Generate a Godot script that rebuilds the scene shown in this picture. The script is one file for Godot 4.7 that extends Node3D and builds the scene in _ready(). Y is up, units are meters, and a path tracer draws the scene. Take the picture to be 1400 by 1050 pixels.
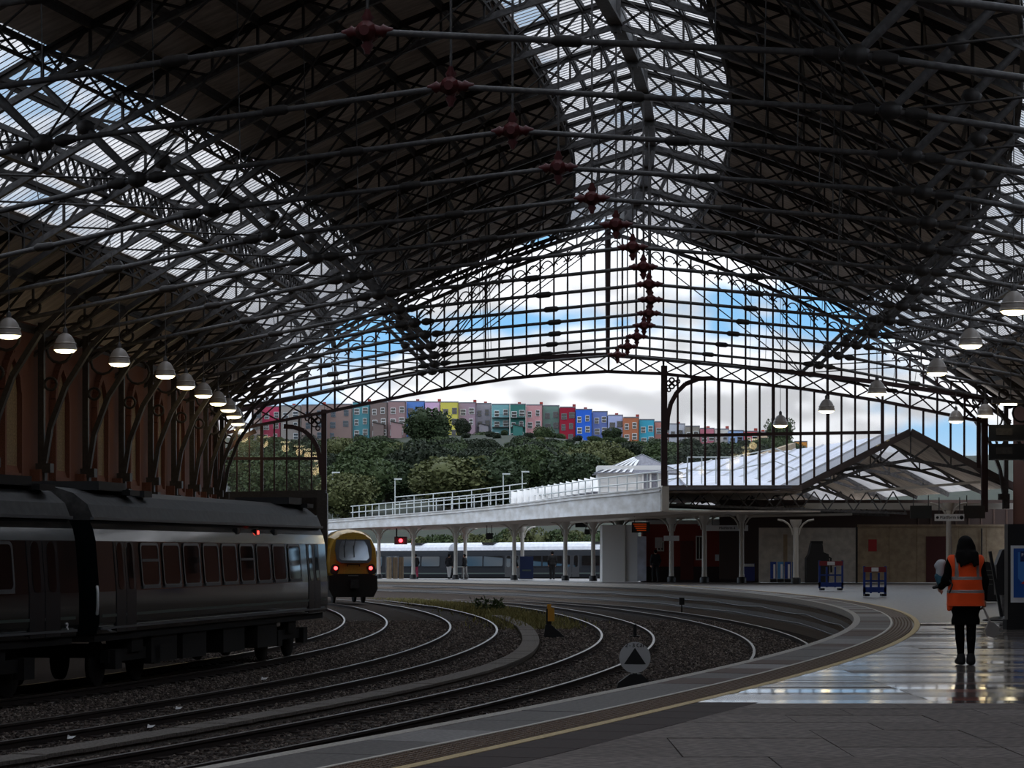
extends Node3D
# A curved Victorian train shed with a glazed gable screen, tracks, platform, trains, and a hillside terrace beyond.
# x right, y up, z towards the viewer; "depth" arguments count metres away from the viewer (world z = -depth). Platform top is y = 0.
const F := 3600.0
const EYE := 1.5
const HOR := 755.0
const ZS := 130.0
const RAIL := -0.95
const BED := -1.1
var M := {}
var used := {}
var rng := RandomNumberGenerator.new()

class MB:
	var v := PackedVector3Array()
	var n := PackedVector3Array()
	var ix := PackedInt32Array()
	func tri(a: Vector3, b: Vector3, c: Vector3) -> void:
		var nn := (b - a).cross(c - a).normalized()
		var k := v.size()
		v.append(a); v.append(b); v.append(c)
		n.append(nn); n.append(nn); n.append(nn)
		ix.append(k); ix.append(k + 2); ix.append(k + 1)
	func quad(a: Vector3, b: Vector3, c: Vector3, d: Vector3) -> void:
		var nn := (c - a).cross(d - b).normalized()
		var k := v.size()
		v.append(a); v.append(b); v.append(c); v.append(d)
		n.append(nn); n.append(nn); n.append(nn); n.append(nn)
		ix.append(k); ix.append(k + 2); ix.append(k + 1)
		ix.append(k); ix.append(k + 3); ix.append(k + 2)
	func hexa(p: Array) -> void: # 0-3 bottom ring ccw from above, 4-7 top ring
		quad(p[3], p[2], p[1], p[0])
		quad(p[4], p[5], p[6], p[7])
		for i in 4:
			var j := (i + 1) % 4
			quad(p[i], p[j], p[4 + j], p[4 + i])
	func box(c: Vector3, s: Vector3, b := Basis()) -> MB:
		var h := s / 2.0
		var p := []
		for y in [-h.y, h.y]:
			for q in [[-h.x, h.z], [h.x, h.z], [h.x, -h.z], [-h.x, -h.z]]:
				p.append(c + b * Vector3(q[0], y, q[1]))
		hexa(p)
		return self
	func bar(p: Vector3, q: Vector3, w: float, h: float, up := Vector3.UP) -> MB:
		var z := (p - q).normalized()
		var x := up.cross(z)
		x = Vector3.RIGHT if x.length() < 1e-4 else x.normalized()
		var y := z.cross(x)
		return box((p + q) / 2.0, Vector3(w, h, p.distance_to(q)), Basis(x, y, z))
	func slab(a: Vector3, b: Vector3, c: Vector3, d: Vector3, t: float) -> MB: # a b c d ccw from above, thickness below
		var nn := (c - a).cross(d - b).normalized() * t
		hexa([a - nn, b - nn, c - nn, d - nn, a, b, c, d])
		return self
	func tube(pts: Array, r: Variant, k := 6, caps := true) -> MB:
		var m := pts.size()
		var u := Vector3.ZERO
		var base := v.size()
		for i in m:
			var t: Vector3 = (pts[mini(i + 1, m - 1)] - pts[maxi(i - 1, 0)]).normalized()
			if i == 0:
				u = t.cross(Vector3.UP if absf(t.y) < 0.9 else Vector3.RIGHT).normalized()
			else:
				u = (u - t * u.dot(t)).normalized()
			var w := t.cross(u)
			var rr: float = r[i] if r is Array else r
			for j in k:
				var a := TAU * j / k
				var dn := u * cos(a) + w * sin(a)
				v.append(pts[i] + dn * rr)
				n.append(dn)
		for i in m - 1:
			for j in k:
				var a0 := base + i * k + j
				var a1 := base + i * k + (j + 1) % k
				ix.append(a0); ix.append(a0 + k); ix.append(a1 + k)
				ix.append(a0); ix.append(a1 + k); ix.append(a1)
		if caps:
			for e in [0, m - 1]:
				for j in range(1, k - 1):
					var a := v[base + e * k]
					var b := v[base + e * k + j]
					var c := v[base + e * k + j + 1]
					if e == 0:
						tri(a, c, b)
					else:
						tri(a, b, c)
		return self
	func lathe(prof: Array, k := 16, xf := Transform3D()) -> MB: # Vector2(radius, y), going up
		var base := v.size()
		var m := prof.size()
		for i in m:
			var d: Vector2 = prof[mini(i + 1, m - 1)] - prof[maxi(i - 1, 0)]
			var nr := Vector2(d.y, -d.x).normalized()
			for j in k:
				var a := TAU * j / k
				v.append(xf * Vector3(prof[i].x * cos(a), prof[i].y, prof[i].x * sin(a)))
				n.append((xf.basis * Vector3(nr.x * cos(a), nr.y, nr.x * sin(a))).normalized())
		for i in m - 1:
			for j in k:
				var a0 := base + i * k + j
				var a1 := base + i * k + (j + 1) % k
				ix.append(a0); ix.append(a1); ix.append(a1 + k)
				ix.append(a0); ix.append(a1 + k); ix.append(a0 + k)
		return self
	func ball(c: Vector3, r: Vector3, k := 10) -> MB:
		var prof := []
		var h := k / 2
		for i in h + 1:
			var a := PI * i / h - PI / 2
			prof.append(Vector2(maxf(cos(a), 0.001), sin(a)))
		return lathe(prof, k, Transform3D(Basis.from_scale(r), c))
	func prism(poly: PackedVector2Array, z0: float, z1: float, xf := Transform3D()) -> MB: # ccw poly seen from +z, z1 > z0
		var tr := Geometry2D.triangulate_polygon(poly)
		for i in range(0, tr.size(), 3):
			var a := poly[tr[i]]
			var b := poly[tr[i + 1]]
			var c := poly[tr[i + 2]]
			if (b - a).cross(c - a) < 0:
				var s := b
				b = c
				c = s
			tri(xf * Vector3(a.x, a.y, z1), xf * Vector3(b.x, b.y, z1), xf * Vector3(c.x, c.y, z1))
			tri(xf * Vector3(a.x, a.y, z0), xf * Vector3(c.x, c.y, z0), xf * Vector3(b.x, b.y, z0))
		for i in poly.size():
			var p := poly[i]
			var q := poly[(i + 1) % poly.size()]
			quad(xf * Vector3(p.x, p.y, z0), xf * Vector3(q.x, q.y, z0), xf * Vector3(q.x, q.y, z1), xf * Vector3(p.x, p.y, z1))
		return self
	func sweep(poly: PackedVector2Array, fr: Array, caps := true) -> MB: # ccw poly seen looking along -z of the frames; frames advance along their -z
		for i in fr.size() - 1:
			var f: Transform3D = fr[i]
			var g: Transform3D = fr[i + 1]
			for j in poly.size():
				var p := Vector3(poly[j].x, poly[j].y, 0)
				var q := Vector3(poly[(j + 1) % poly.size()].x, poly[(j + 1) % poly.size()].y, 0)
				quad(f * p, f * q, g * q, g * p) if false else quad(f * p, g * p, g * q, f * q)
		if caps:
			var tr := Geometry2D.triangulate_polygon(poly)
			for e in [0, fr.size() - 1]:
				var f: Transform3D = fr[e]
				for i in range(0, tr.size(), 3):
					var a := poly[tr[i]]
					var b := poly[tr[i + 1]]
					var c := poly[tr[i + 2]]
					if ((b - a).cross(c - a) < 0) != (e > 0):
						var s := b
						b = c
						c = s
					tri(f * Vector3(a.x, a.y, 0), f * Vector3(b.x, b.y, 0), f * Vector3(c.x, c.y, 0))
		return self
	func mesh() -> ArrayMesh:
		var a := []
		a.resize(Mesh.ARRAY_MAX)
		a[Mesh.ARRAY_VERTEX] = v
		a[Mesh.ARRAY_NORMAL] = n
		a[Mesh.ARRAY_INDEX] = ix
		var m := ArrayMesh.new()
		m.add_surface_from_arrays(Mesh.PRIMITIVE_TRIANGLES, a)
		return m

# ---------- places
func W(x: float, y: float, depth: float) -> Vector3:
	return Vector3(x, y, -depth)
func P(px: float, py: float, depth: float) -> Vector3:
	return Vector3((px - 700.0) * depth / F, EYE + (HOR - py) * depth / F, -depth)
func ground(depth: float) -> float: # the platform falls gently beyond the shed
	return -0.0055 * maxf(0.0, depth - 119.0)
func edge_at(depth: float) -> Vector2: # platform edge: x and slope dx/ddepth
	var c := [-8.59643927, 38.38068141, -58.3852061, 11.21920413, 34.18705073, -8.42093729]
	var q := clampf(depth, 12.0, 172.0)
	var u := q / 100.0
	var x := 0.0
	var s := 0.0
	for k in c:
		s = s * u + x
		x = x * u + k
	s /= 100.0
	return Vector2(x + (depth - q) * s, s)
func off(depth: float, o: float, y: float) -> Vector3: # o metres left of the platform edge
	var e := edge_at(depth)
	var l := sqrt(1.0 + e.y * e.y)
	var z := depth + o * e.y / l
	return W(e.x - o / l, y + ground(z), z)
func frame(depth: float, o: float, y: float) -> Transform3D:
	var e := edge_at(depth)
	var x := Vector3(1, 0, e.y).normalized()
	return Transform3D(Basis(x, Vector3.UP, x.cross(Vector3.UP)), off(depth, o, y))
func frames(z0: float, z1: float, step: float, o: float, y: float) -> Array:
	var r := []
	var m := maxi(1, int(ceil((z1 - z0) / step)))
	for i in m + 1:
		r.append(frame(z0 + (z1 - z0) * i / m, o, y))
	return r
func axis_at(depth: float) -> Vector2: # middle of the shed: x and slope
	var q := maxf(depth, 40.0)
	var s := -0.00396 * (q - 114.0)
	return Vector2(5.65 - 0.00198 * (q - 114.0) * (q - 114.0) + (depth - q) * s, s)
func shed(depth: float, d: float, h: float) -> Vector3:
	var a := axis_at(depth)
	var l := sqrt(1.0 + a.y * a.y)
	return W(a.x + d / l, h, depth - d * a.y / l)
func roof_h(d: float) -> float:
	return 18.1 - 0.26 * absf(d) - 0.0105 * d * d
func rect(x0: float, y0: float, x1: float, y1: float) -> PackedVector2Array:
	return PackedVector2Array([Vector2(x0, y0), Vector2(x1, y0), Vector2(x1, y1), Vector2(x0, y1)])
func oval(w: float, h: float, r: float, k := 4) -> PackedVector2Array: # rounded rectangle round the origin
	var p := PackedVector2Array()
	for c in [[1, -1, -0.5], [1, 1, 0.0], [-1, 1, 0.5], [-1, -1, 1.0]]:
		for i in k + 1:
			var a: float = PI * (c[2] + 0.5 * i / k)
			p.append(Vector2(c[0] * (w / 2 - r) + r * cos(a), c[1] * (h / 2 - r) + r * sin(a)))
	return p

# ---------- nodes
func numbered(called: String) -> String:
	used[called] = used.get(called, -1) + 1
	return called if used[called] == 0 else "%s_%03d" % [called, used[called]]
func tag(o: Node3D, label: String, category: String, group := "", kind := "") -> Node3D:
	if label:
		o.set_meta("label", label)
	if category:
		o.set_meta("category", category)
	if group:
		o.set_meta("group", group)
	if kind:
		o.set_meta("kind", kind)
	return o
func thing(called: String, label: String, category: String, group := "", at := Vector3.ZERO, turn := 0.0, kind := "") -> Node3D:
	var o := Node3D.new()
	o.name = numbered(called)
	add_child(o)
	o.position = at
	o.rotation.y = turn
	return tag(o, label, category, group, kind)
func part(called: String, m: Variant, material: Material, parent: Node3D, label := "") -> MeshInstance3D:
	var o := MeshInstance3D.new()
	o.name = called
	o.mesh = m.mesh() if m is MB else m
	o.material_override = material
	parent.add_child(o, true)
	if label:
		o.set_meta("label", label)
	return o
func copy_of(o: Node3D, label := "", group := "") -> Node3D:
	var c: Node3D = o.duplicate()
	c.name = numbered(String(o.name).split("_0")[0])
	add_child(c)
	return tag(c, label, "", group)
func text(parent: Node3D, s: String, size: float, at: Vector3, turn: Basis, material: Material, depth := 0.004) -> void:
	var t := TextMesh.new()
	var f := SystemFont.new()
	f.font_names = PackedStringArray(["Droid Sans"])
	f.font_weight = 700
	t.font = f
	t.text = s
	t.font_size = 48
	t.pixel_size = size / 36.0
	t.depth = depth
	t.curve_step = 2.0
	var o := part("lettering", t, material, parent)
	o.transform = Transform3D(turn, at)

# ---------- materials
func plain(c: Color, rough := 0.7, metal := 0.0) -> StandardMaterial3D:
	var m := StandardMaterial3D.new()
	m.albedo_color = c
	m.roughness = rough
	m.metallic = metal
	return m
func rgb(r: int, g: int, b: int) -> Color:
	return Color(r / 255.0, g / 255.0, b / 255.0)
func mottled(a: Color, b: Color, freq: float, scale: Vector3, rough := 0.8, bump := 0.0, sd := 1) -> StandardMaterial3D:
	var m := plain(Color.WHITE, rough)
	var nz := FastNoiseLite.new()
	nz.seed = sd
	nz.frequency = freq
	nz.fractal_octaves = 5
	var t := NoiseTexture2D.new()
	t.width = 512
	t.height = 512
	t.seamless = true
	t.noise = nz
	var g := Gradient.new()
	g.offsets = PackedFloat32Array([0.2, 0.8])
	g.colors = PackedColorArray([a, b])
	t.color_ramp = g
	m.albedo_texture = t
	m.uv1_triplanar = true
	m.uv1_world_triplanar = true
	m.uv1_scale = scale
	if bump > 0.0:
		var h := NoiseTexture2D.new()
		h.width = 512
		h.height = 512
		h.seamless = true
		h.noise = nz
		m.heightmap_enabled = true
		m.heightmap_texture = h
		m.heightmap_scale = bump
	return m
func glow(c: Color, energy: float) -> StandardMaterial3D:
	var m := plain(c, 0.5)
	m.emission_enabled = true
	m.emission = c
	m.emission_energy_multiplier = energy
	return m
func materials() -> void:
	M.iron = mottled(rgb(62, 58, 56), rgb(48, 44, 42), 0.02, Vector3.ONE * 0.5, 0.6)
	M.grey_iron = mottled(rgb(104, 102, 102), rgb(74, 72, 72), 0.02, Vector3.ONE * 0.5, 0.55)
	M.red_iron = plain(rgb(84, 18, 20), 0.55)
	M.screen_iron = plain(rgb(52, 30, 30), 0.55)
	M.board = mottled(rgb(228, 218, 206), rgb(180, 168, 156), 0.01, Vector3(0.15, 0.15, 0.6), 0.85)
	M.board2 = mottled(rgb(218, 207, 195), rgb(164, 152, 141), 0.012, Vector3(0.2, 0.2, 0.5), 0.85, 0.0, 4)
	M.sheet = mottled(rgb(235, 232, 230), rgb(205, 200, 198), 0.01, Vector3.ONE * 0.12, 0.5, 0.0, 7)
	M.sheet.backlight_enabled = true
	M.sheet.backlight = Color(1, 1, 1)
	M.sheet.transparency = BaseMaterial3D.TRANSPARENCY_ALPHA
	M.sheet.albedo_color.a = 0.52
	M.glass = plain(Color(0.9, 0.94, 0.95, 0.07), 0.03)
	M.glass.transparency = BaseMaterial3D.TRANSPARENCY_ALPHA
	M.dusty_glass = plain(Color(0.62, 0.64, 0.62, 0.16), 0.02)
	M.dusty_glass.transparency = BaseMaterial3D.TRANSPARENCY_ALPHA
	M.brick = mottled(rgb(134, 86, 70), rgb(90, 56, 46), 0.03, Vector3(1, 4, 1), 0.9, 0.4)
	M.brick_far = mottled(rgb(164, 66, 54), rgb(126, 50, 42), 0.03, Vector3(1, 4, 1), 0.85)
	M.stone = mottled(rgb(150, 128, 98), rgb(112, 94, 72), 0.02, Vector3.ONE, 0.85)
	M.ballast = mottled(rgb(92, 82, 74), rgb(48, 42, 38), 0.06, Vector3.ONE * 1.2, 0.95, 3.0)
	M.ballast.metallic_specular = 0.15
	M.face = mottled(rgb(158, 140, 122), rgb(70, 60, 52), 0.05, Vector3(0.5, 1.4, 0.5), 0.9, 2.0, 31)
	M.stones = [plain(rgb(104, 92, 84), 0.95), plain(rgb(78, 68, 62), 0.95), plain(rgb(62, 54, 50), 0.95), plain(rgb(132, 122, 112), 0.95)]
	M.sleeper = mottled(rgb(84, 76, 68), rgb(52, 46, 42), 0.03, Vector3.ONE * 1.5, 0.9)
	M.rail_top = plain(rgb(138, 132, 126), 0.36, 0.9)
	M.rail_side = mottled(rgb(52, 38, 32), rgb(36, 28, 25), 0.05, Vector3.ONE * 2.0, 0.9)
	M.concrete = mottled(rgb(128, 120, 112), rgb(86, 80, 74), 0.03, Vector3.ONE, 0.9, 0.6)
	M.coping = mottled(rgb(196, 190, 180), rgb(150, 144, 136), 0.04, Vector3.ONE, 0.7)
	M.white_line = plain(rgb(205, 200, 190), 0.6)
	M.cream_line = mottled(rgb(222, 200, 150), rgb(180, 156, 112), 0.05, Vector3.ONE, 0.6)
	M.band_grey = mottled(rgb(104, 98, 94), rgb(76, 71, 68), 0.03, Vector3.ONE, 0.55)
	M.band_pale = mottled(rgb(136, 131, 128), rgb(104, 100, 97), 0.03, Vector3.ONE, 0.5)
	M.band_brown = mottled(rgb(92, 66, 52), rgb(66, 48, 40), 0.03, Vector3.ONE, 0.6)
	M.tactile = mottled(rgb(120, 98, 78), rgb(86, 68, 54), 0.03, Vector3.ONE, 0.55)
	M.dark_band = mottled(rgb(64, 48, 42), rgb(46, 35, 32), 0.03, Vector3.ONE, 0.7)
	M.mortar = plain(rgb(48, 44, 42), 0.8)
	M.polished = []
	for k in 3:
		var m := mottled(rgb(132 - 10 * k, 124 - 10 * k, 120 - 10 * k), rgb(98 - 8 * k, 92 - 8 * k, 89 - 8 * k), 0.02, Vector3(0.5, 0.5, 1.5), 0.08 + 0.05 * k, 0.0, 11 + k)
		m.metallic_specular = 0.95
		M.polished.append(m)
	M.rough_floor = [mottled(rgb(146, 135, 127), rgb(78, 71, 67), 0.03, Vector3(0.5, 1, 1.6), 0.7, 0.5, 21), mottled(rgb(138, 127, 120), rgb(72, 66, 62), 0.03, Vector3(0.5, 1, 1.6), 0.78, 0.5, 22)]
	M.far_floor = mottled(rgb(126, 120, 116), rgb(96, 90, 87), 0.02, Vector3(0.5, 0.5, 0.5), 0.35)
	M.black = plain(rgb(18, 18, 20), 0.5)
	M.rubber = plain(rgb(24, 23, 23), 0.85)
	M.train_green = plain(rgb(14, 20, 22), 0.14)
	M.train_green.clearcoat_enabled = true
	M.train_green.clearcoat = 1.0
	M.train_green.clearcoat_roughness = 0.06
	M.train_door = plain(rgb(46, 46, 48), 0.2)
	M.train_roof = mottled(rgb(74, 72, 70), rgb(44, 42, 41), 0.02, Vector3.ONE * 0.4, 0.45)
	M.train_glass = plain(rgb(10, 11, 13), 0.03)
	M.train_glass.metallic_specular = 0.8
	M.train_trim = plain(rgb(96, 98, 100), 0.3)
	M.train_stripe = plain(rgb(70, 82, 76), 0.4)
	M.under = mottled(rgb(32, 29, 27), rgb(20, 18, 17), 0.04, Vector3.ONE, 0.9)
	M.silver_roof = mottled(rgb(214, 216, 220), rgb(188, 190, 196), 0.02, Vector3.ONE * 0.3, 0.4)
	M.train_grey = plain(rgb(34, 36, 40), 0.6)
	M.train_grey.metallic_specular = 0.3
	M.yellow = mottled(rgb(190, 152, 52), rgb(170, 132, 42), 0.02, Vector3.ONE, 0.4)
	M.windscreen = plain(rgb(196, 204, 212), 0.08, 0.85)
	M.red_lamp = glow(rgb(255, 60, 60), 2.0)
	M.lamp_lens = glow(rgb(255, 240, 190), 1.6)
	M.lamp_shade = plain(rgb(168, 160, 152), 0.25)
	M.lamp_band = plain(rgb(214, 205, 195), 0.2, 0.3)
	M.fascia = mottled(rgb(232, 232, 232), rgb(196, 192, 186), 0.01, Vector3(0.12, 0.3, 0.12), 0.6)
	M.white_paint = plain(rgb(214, 212, 208), 0.55)
	M.column = plain(rgb(196, 190, 180), 0.5)
	M.rail_white = plain(rgb(196, 200, 196), 0.5)
	M.slate = mottled(rgb(120, 120, 128), rgb(98, 98, 106), 0.02, Vector3.ONE * 0.5, 0.5)
	M.metal_roof = mottled(rgb(196, 200, 214), rgb(168, 170, 180), 0.01, Vector3.ONE * 0.2, 0.4)
	M.canopy_paint = plain(rgb(196, 190, 180), 0.6)
	M.hoarding = mottled(rgb(186, 180, 170), rgb(164, 158, 150), 0.01, Vector3.ONE * 0.4, 0.7)
	M.hoarding_tan = mottled(rgb(156, 138, 112), rgb(136, 118, 96), 0.01, Vector3.ONE * 0.4, 0.75)
	M.barrier_blue = plain(rgb(20, 52, 128), 0.5)
	M.barrier_red = plain(rgb(120, 30, 36), 0.5)
	M.white_board = plain(rgb(220, 220, 220), 0.5)
	M.hivis = plain(rgb(255, 82, 14), 0.75)
	M.hivis.rim_enabled = true
	M.reflective = plain(rgb(150, 138, 134), 0.35, 0.2)
	M.cloth_black = plain(rgb(12, 12, 13), 0.95)
	M.cloth_black.metallic_specular = 0.2
	M.hair = plain(rgb(14, 11, 10), 0.75)
	M.hair.metallic_specular = 0.25
	M.skin = plain(rgb(190, 140, 115), 0.6)
	M.grass = mottled(rgb(150, 136, 86), rgb(96, 98, 52), 0.05, Vector3.ONE * 0.7, 0.95)
	M.hill = mottled(rgb(38, 46, 22), rgb(24, 30, 15), 0.02, Vector3.ONE * 0.06, 0.95)

# ---------- the shed roof
const PURLINS := [0.0, 1.0, 2.0, 3.0, 4.214, 5.429, 6.643, 7.857, 9.071, 10.286, 11.5, 12.7, 13.9, 15.1, 16.3, 17.9, 19.6]
func truss_depth(i: int) -> float:
	return ZS - 5.78 * i
func truss() -> Node3D:
	var t := thing("roof_truss", "dark iron lattice arch truss with long tie rods under the train shed roof", "roof truss", "iron arch trusses spanning the train shed")
	var dep := 0.85
	for s in [-1.0, 1.0]:
		var top := []
		var low := []
		for d in PURLINS:
			top.append(Vector3(s * d, roof_h(d) - 0.22, 0))
			low.append(Vector3(s * d, roof_h(d) - 0.22 - dep, 0))
		var a := MB.new()
		var b := MB.new()
		for i in top.size() - 1:
			a.bar(top[i], top[i + 1], 0.15, 0.08)
			b.bar(low[i], low[i + 1], 0.17, 0.07)
			a.bar(top[i] + Vector3(0, -0.08, 0), top[i + 1] + Vector3(0, -0.08, 0), 0.03, 0.14)
			b.bar(low[i] + Vector3(0, 0.08, 0), low[i + 1] + Vector3(0, 0.08, 0), 0.03, 0.14)
		part("rafter", a, M.iron, t)
		part("lower_chord", b, M.grey_iron, t)  # paler iron than the rafter paints in light caught along this riveted chord
		for i in top.size() - 1:
			part("brace", MB.new().bar(top[i], low[i + 1], 0.04, 0.075), M.iron, t)
			part("brace", MB.new().bar(low[i], top[i + 1], 0.04, 0.075), M.iron, t)
			if i > 0:
				part("web_post", MB.new().bar(top[i], low[i], 0.1, 0.06, Vector3.RIGHT), M.iron, t)
		# tie rods: wall - node - middle
		var knot := Vector3(0, 11.2, 0)
		var node := Vector3(s * 9.1, 10.35, 0)
		var foot := Vector3(s * 19.2, 8.45, 0)
		part("tie_rod", MB.new().tube([knot, node], 0.062, 8), M.grey_iron, t)
		part("tie_rod", MB.new().tube([node, foot], 0.068, 8), M.grey_iron, t)
		for q in [knot.lerp(node, 0.42), node.lerp(foot, 0.45)]:
			var dir := (node - knot).normalized()
			part("turnbuckle", MB.new().tube([q - dir * 0.28, q - dir * 0.2, q + dir * 0.2, q + dir * 0.28], [0.065, 0.11, 0.11, 0.065], 8), M.iron, t)
		var joint := MB.new().ball(node, Vector3(0.26, 0.2, 0.16), 10)
		joint.tube([node + Vector3(-0.75 * s, 0.07, 0), node + Vector3(-0.45 * s, 0.04, 0), node + Vector3(-0.3 * s, 0.03, 0)], [0.08, 0.15, 0.1], 8)
		joint.tube([node + Vector3(0.75 * s, -0.12, 0), node + Vector3(0.45 * s, -0.08, 0), node + Vector3(0.3 * s, -0.05, 0)], [0.08, 0.15, 0.1], 8)
		part("tie_joint", joint, M.iron, t)
		var head := Vector3(s * 11.5, roof_h(11.5) - 1.05, 0)
		var st := part("strut", MB.new().tube([node, node.lerp(head, 0.08), node.lerp(head, 0.5), head], [0.07, 0.09, 0.115, 0.08], 8), M.grey_iron, t)
		part("collar", MB.new().ball(node.lerp(head, 0.55), Vector3(0.24, 0.2, 0.22), 8), M.iron, st)
		part("stay_rod", MB.new().tube([node, Vector3(s * 0.3, roof_h(0) - 1.0, 0)], 0.028, 5, false), M.iron, t)
		part("stay_rod", MB.new().tube([node, Vector3(s * 5.43, roof_h(5.43) - 1.05, 0)], 0.03, 5, false), M.iron, t)
		part("stay_rod", MB.new().tube([node, Vector3(s * 15.1, roof_h(15.1) - 1.05, 0)], 0.03, 5, false), M.iron, t)
		part("hanger", MB.new().tube([knot.lerp(node, 0.72), Vector3(s * 6.64, roof_h(6.64) - 1.05, 0)], 0.014, 5, false), M.grey_iron, t)
		part("hanger", MB.new().tube([node.lerp(foot, 0.45), Vector3(s * 13.9, roof_h(13.9) - 1.05, 0)], 0.014, 5, false), M.grey_iron, t)
		# cast bracket on the wall
		var arc := []
		for q in [[19.25, 4.4], [19.05, 5.6], [18.55, 6.9], [17.7, 8.2], [16.5, 9.4], [15.1, 10.3]]:
			arc.append(Vector3(s * q[0], q[1], 0))
		var br := MB.new()
		for i in arc.size() - 1:
			br.bar(arc[i], arc[i + 1], 0.22, 0.16, Vector3(-s, 1, 0))
		br.bar(Vector3(s * 19.35, 4.2, 0), Vector3(s * 19.35, 9.0, 0), 0.2, 0.2, Vector3.RIGHT)
		br.box(Vector3(s * 19.25, 4.25, 0), Vector3(0.5, 0.3, 0.4))
		br.box(Vector3(s * 19.35, 3.9, 0), Vector3(0.3, 0.5, 0.3))
		var bp := part("wall_bracket", br, M.iron, t)
		for q in [[18.75, 8.1, 0.42], [19.05, 7.0, 0.2], [17.9, 9.0, 0.22]]:
			var ring := []
			for k in 13:
				ring.append(Vector3(s * q[0] + q[2] * cos(TAU * k / 12), q[1] + q[2] * sin(TAU * k / 12), 0))
			part("tracery_ring", MB.new().tube(ring, 0.05, 5, false), M.iron, bp)
	var k0 := Vector3(0, 11.2, 0)
	var star := MB.new()
	star.tube([k0 + Vector3(0, 0, -0.2), k0 + Vector3(0, 0, -0.12), k0 + Vector3(0, 0, 0.12), k0 + Vector3(0, 0, 0.2)], [0.1, 0.2, 0.2, 0.1], 10)
	for q in [Vector3.RIGHT * 0.5, Vector3.LEFT * 0.5, Vector3.UP * 0.42, Vector3.DOWN * 0.42]:
		star.tube([k0 + q * 0.25, k0 + q * 0.5, k0 + q * 0.62, k0 + q * 0.8, k0 + q], [0.14, 0.09, 0.13, 0.075, 0.05], 8)
	part("tie_boss", star, M.red_iron, t, "dark red star-shaped cast boss in the middle of the tie")
	part("king_rod", MB.new().tube([k0, Vector3(0, roof_h(0) - 1.0, 0)], 0.03, 5, false), M.grey_iron, t)
	part("ridge_post", MB.new().box(Vector3(0, roof_h(0) - 0.7, 0), Vector3(0.3, 1.0, 0.3)), M.grey_iron, t)
	return t
func purlin_line(parent: Node3D, d: float, z0: float, z1: float) -> void:
	var h := roof_h(d) - 0.16
	var a := MB.new()
	var b := MB.new()
	var heavy := absf(absf(d) - 13.9) < 0.01
	var n := int(round((z1 - z0) / 5.78))
	for i in n:
		var p := shed(z0 + (z1 - z0) * i / n, d, h)
		var q := shed(z0 + (z1 - z0) * (i + 1) / n, d, h)
		a.bar(p, q, 0.1, 0.14)
		if heavy:
			a.bar(p + Vector3(0, -0.7, 0), q + Vector3(0, -0.7, 0), 0.24, 0.09)
			for k in 8:
				var u := p.lerp(q, k / 8.0)
				var w := p.lerp(q, (k + 1) / 8.0)
				var dn := Vector3(0, -0.68, 0)
				b.bar(u, w + dn, 0.06, 0.06)
				b.bar(u + dn, w, 0.06, 0.06)
		elif d == 0.0:
			a.bar(p + Vector3(0, -0.8, 0), q + Vector3(0, -0.8, 0), 0.4, 0.1)
			a.bar(p + Vector3(0, -0.4, 0), q + Vector3(0, -0.4, 0), 0.05, 0.7)
		else:
			a.bar(p + Vector3(0, -0.42, 0), q + Vector3(0, -0.42, 0), 0.1, 0.07) if absf(d) in [3.0, 11.5, 16.3] else a.bar(p + Vector3(0, -0.12, 0), q + Vector3(0, -0.12, 0), 0.05, 0.12)
			for k in (4 if absf(d) in [3.0, 11.5, 16.3] else 0):
				var u := p.lerp(q, k / 4.0)
				var w := p.lerp(q, (k + 1) / 4.0)
				var dn := Vector3(0, -0.4, 0)
				b.bar(u, w + dn, 0.045, 0.05)
				b.bar(u + dn, w, 0.045, 0.05)
	var o := part("purlin", a, M.grey_iron if heavy or d == 0.0 else M.iron, parent)
	if b.v.size():
		part("purlin_lattice", b, M.iron, o)
func glazed(g: int) -> bool:
	return g < 3 or (g >= 10 and g < 14)
func sheet_panel(mb: MB, zn: float, zf: float, d0: float, d1: float) -> void:
	# corrugated translucent sheet between two purlins, the ridges running down the slope
	var w := 30
	var t := 0.012
	for k in w:
		var rows := []
		for q in [0.0, 0.3, 0.5, 0.8, 1.0]:
			var z: float = lerpf(zn, zf, (k + q) / w)
			var lift := 0.035 if q in [0.3, 0.5] else 0.0
			rows.append([shed(z, d0, roof_h(d0) + lift), shed(z, d1, roof_h(d1) + lift)])
		for i in 4:
			mb.quad(rows[i][0], rows[i][1], rows[i + 1][1], rows[i + 1][0])
	var _t := t
func board_panel(mb: MB, zn: float, zf: float, d0: float, d1: float) -> void:
	var a := shed(zn, d0, roof_h(d0))
	var b := shed(zn, d1, roof_h(d1))
	var c := shed(zf, d1, roof_h(d1))
	var e := shed(zf, d0, roof_h(d0))
	var up := Vector3(0, 0.09, 0)
	if d0 < d1:
		mb.slab(a + up, b + up, c + up, e + up, 0.09)
	else:
		mb.slab(e + up, c + up, b + up, a + up, 0.09)
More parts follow.
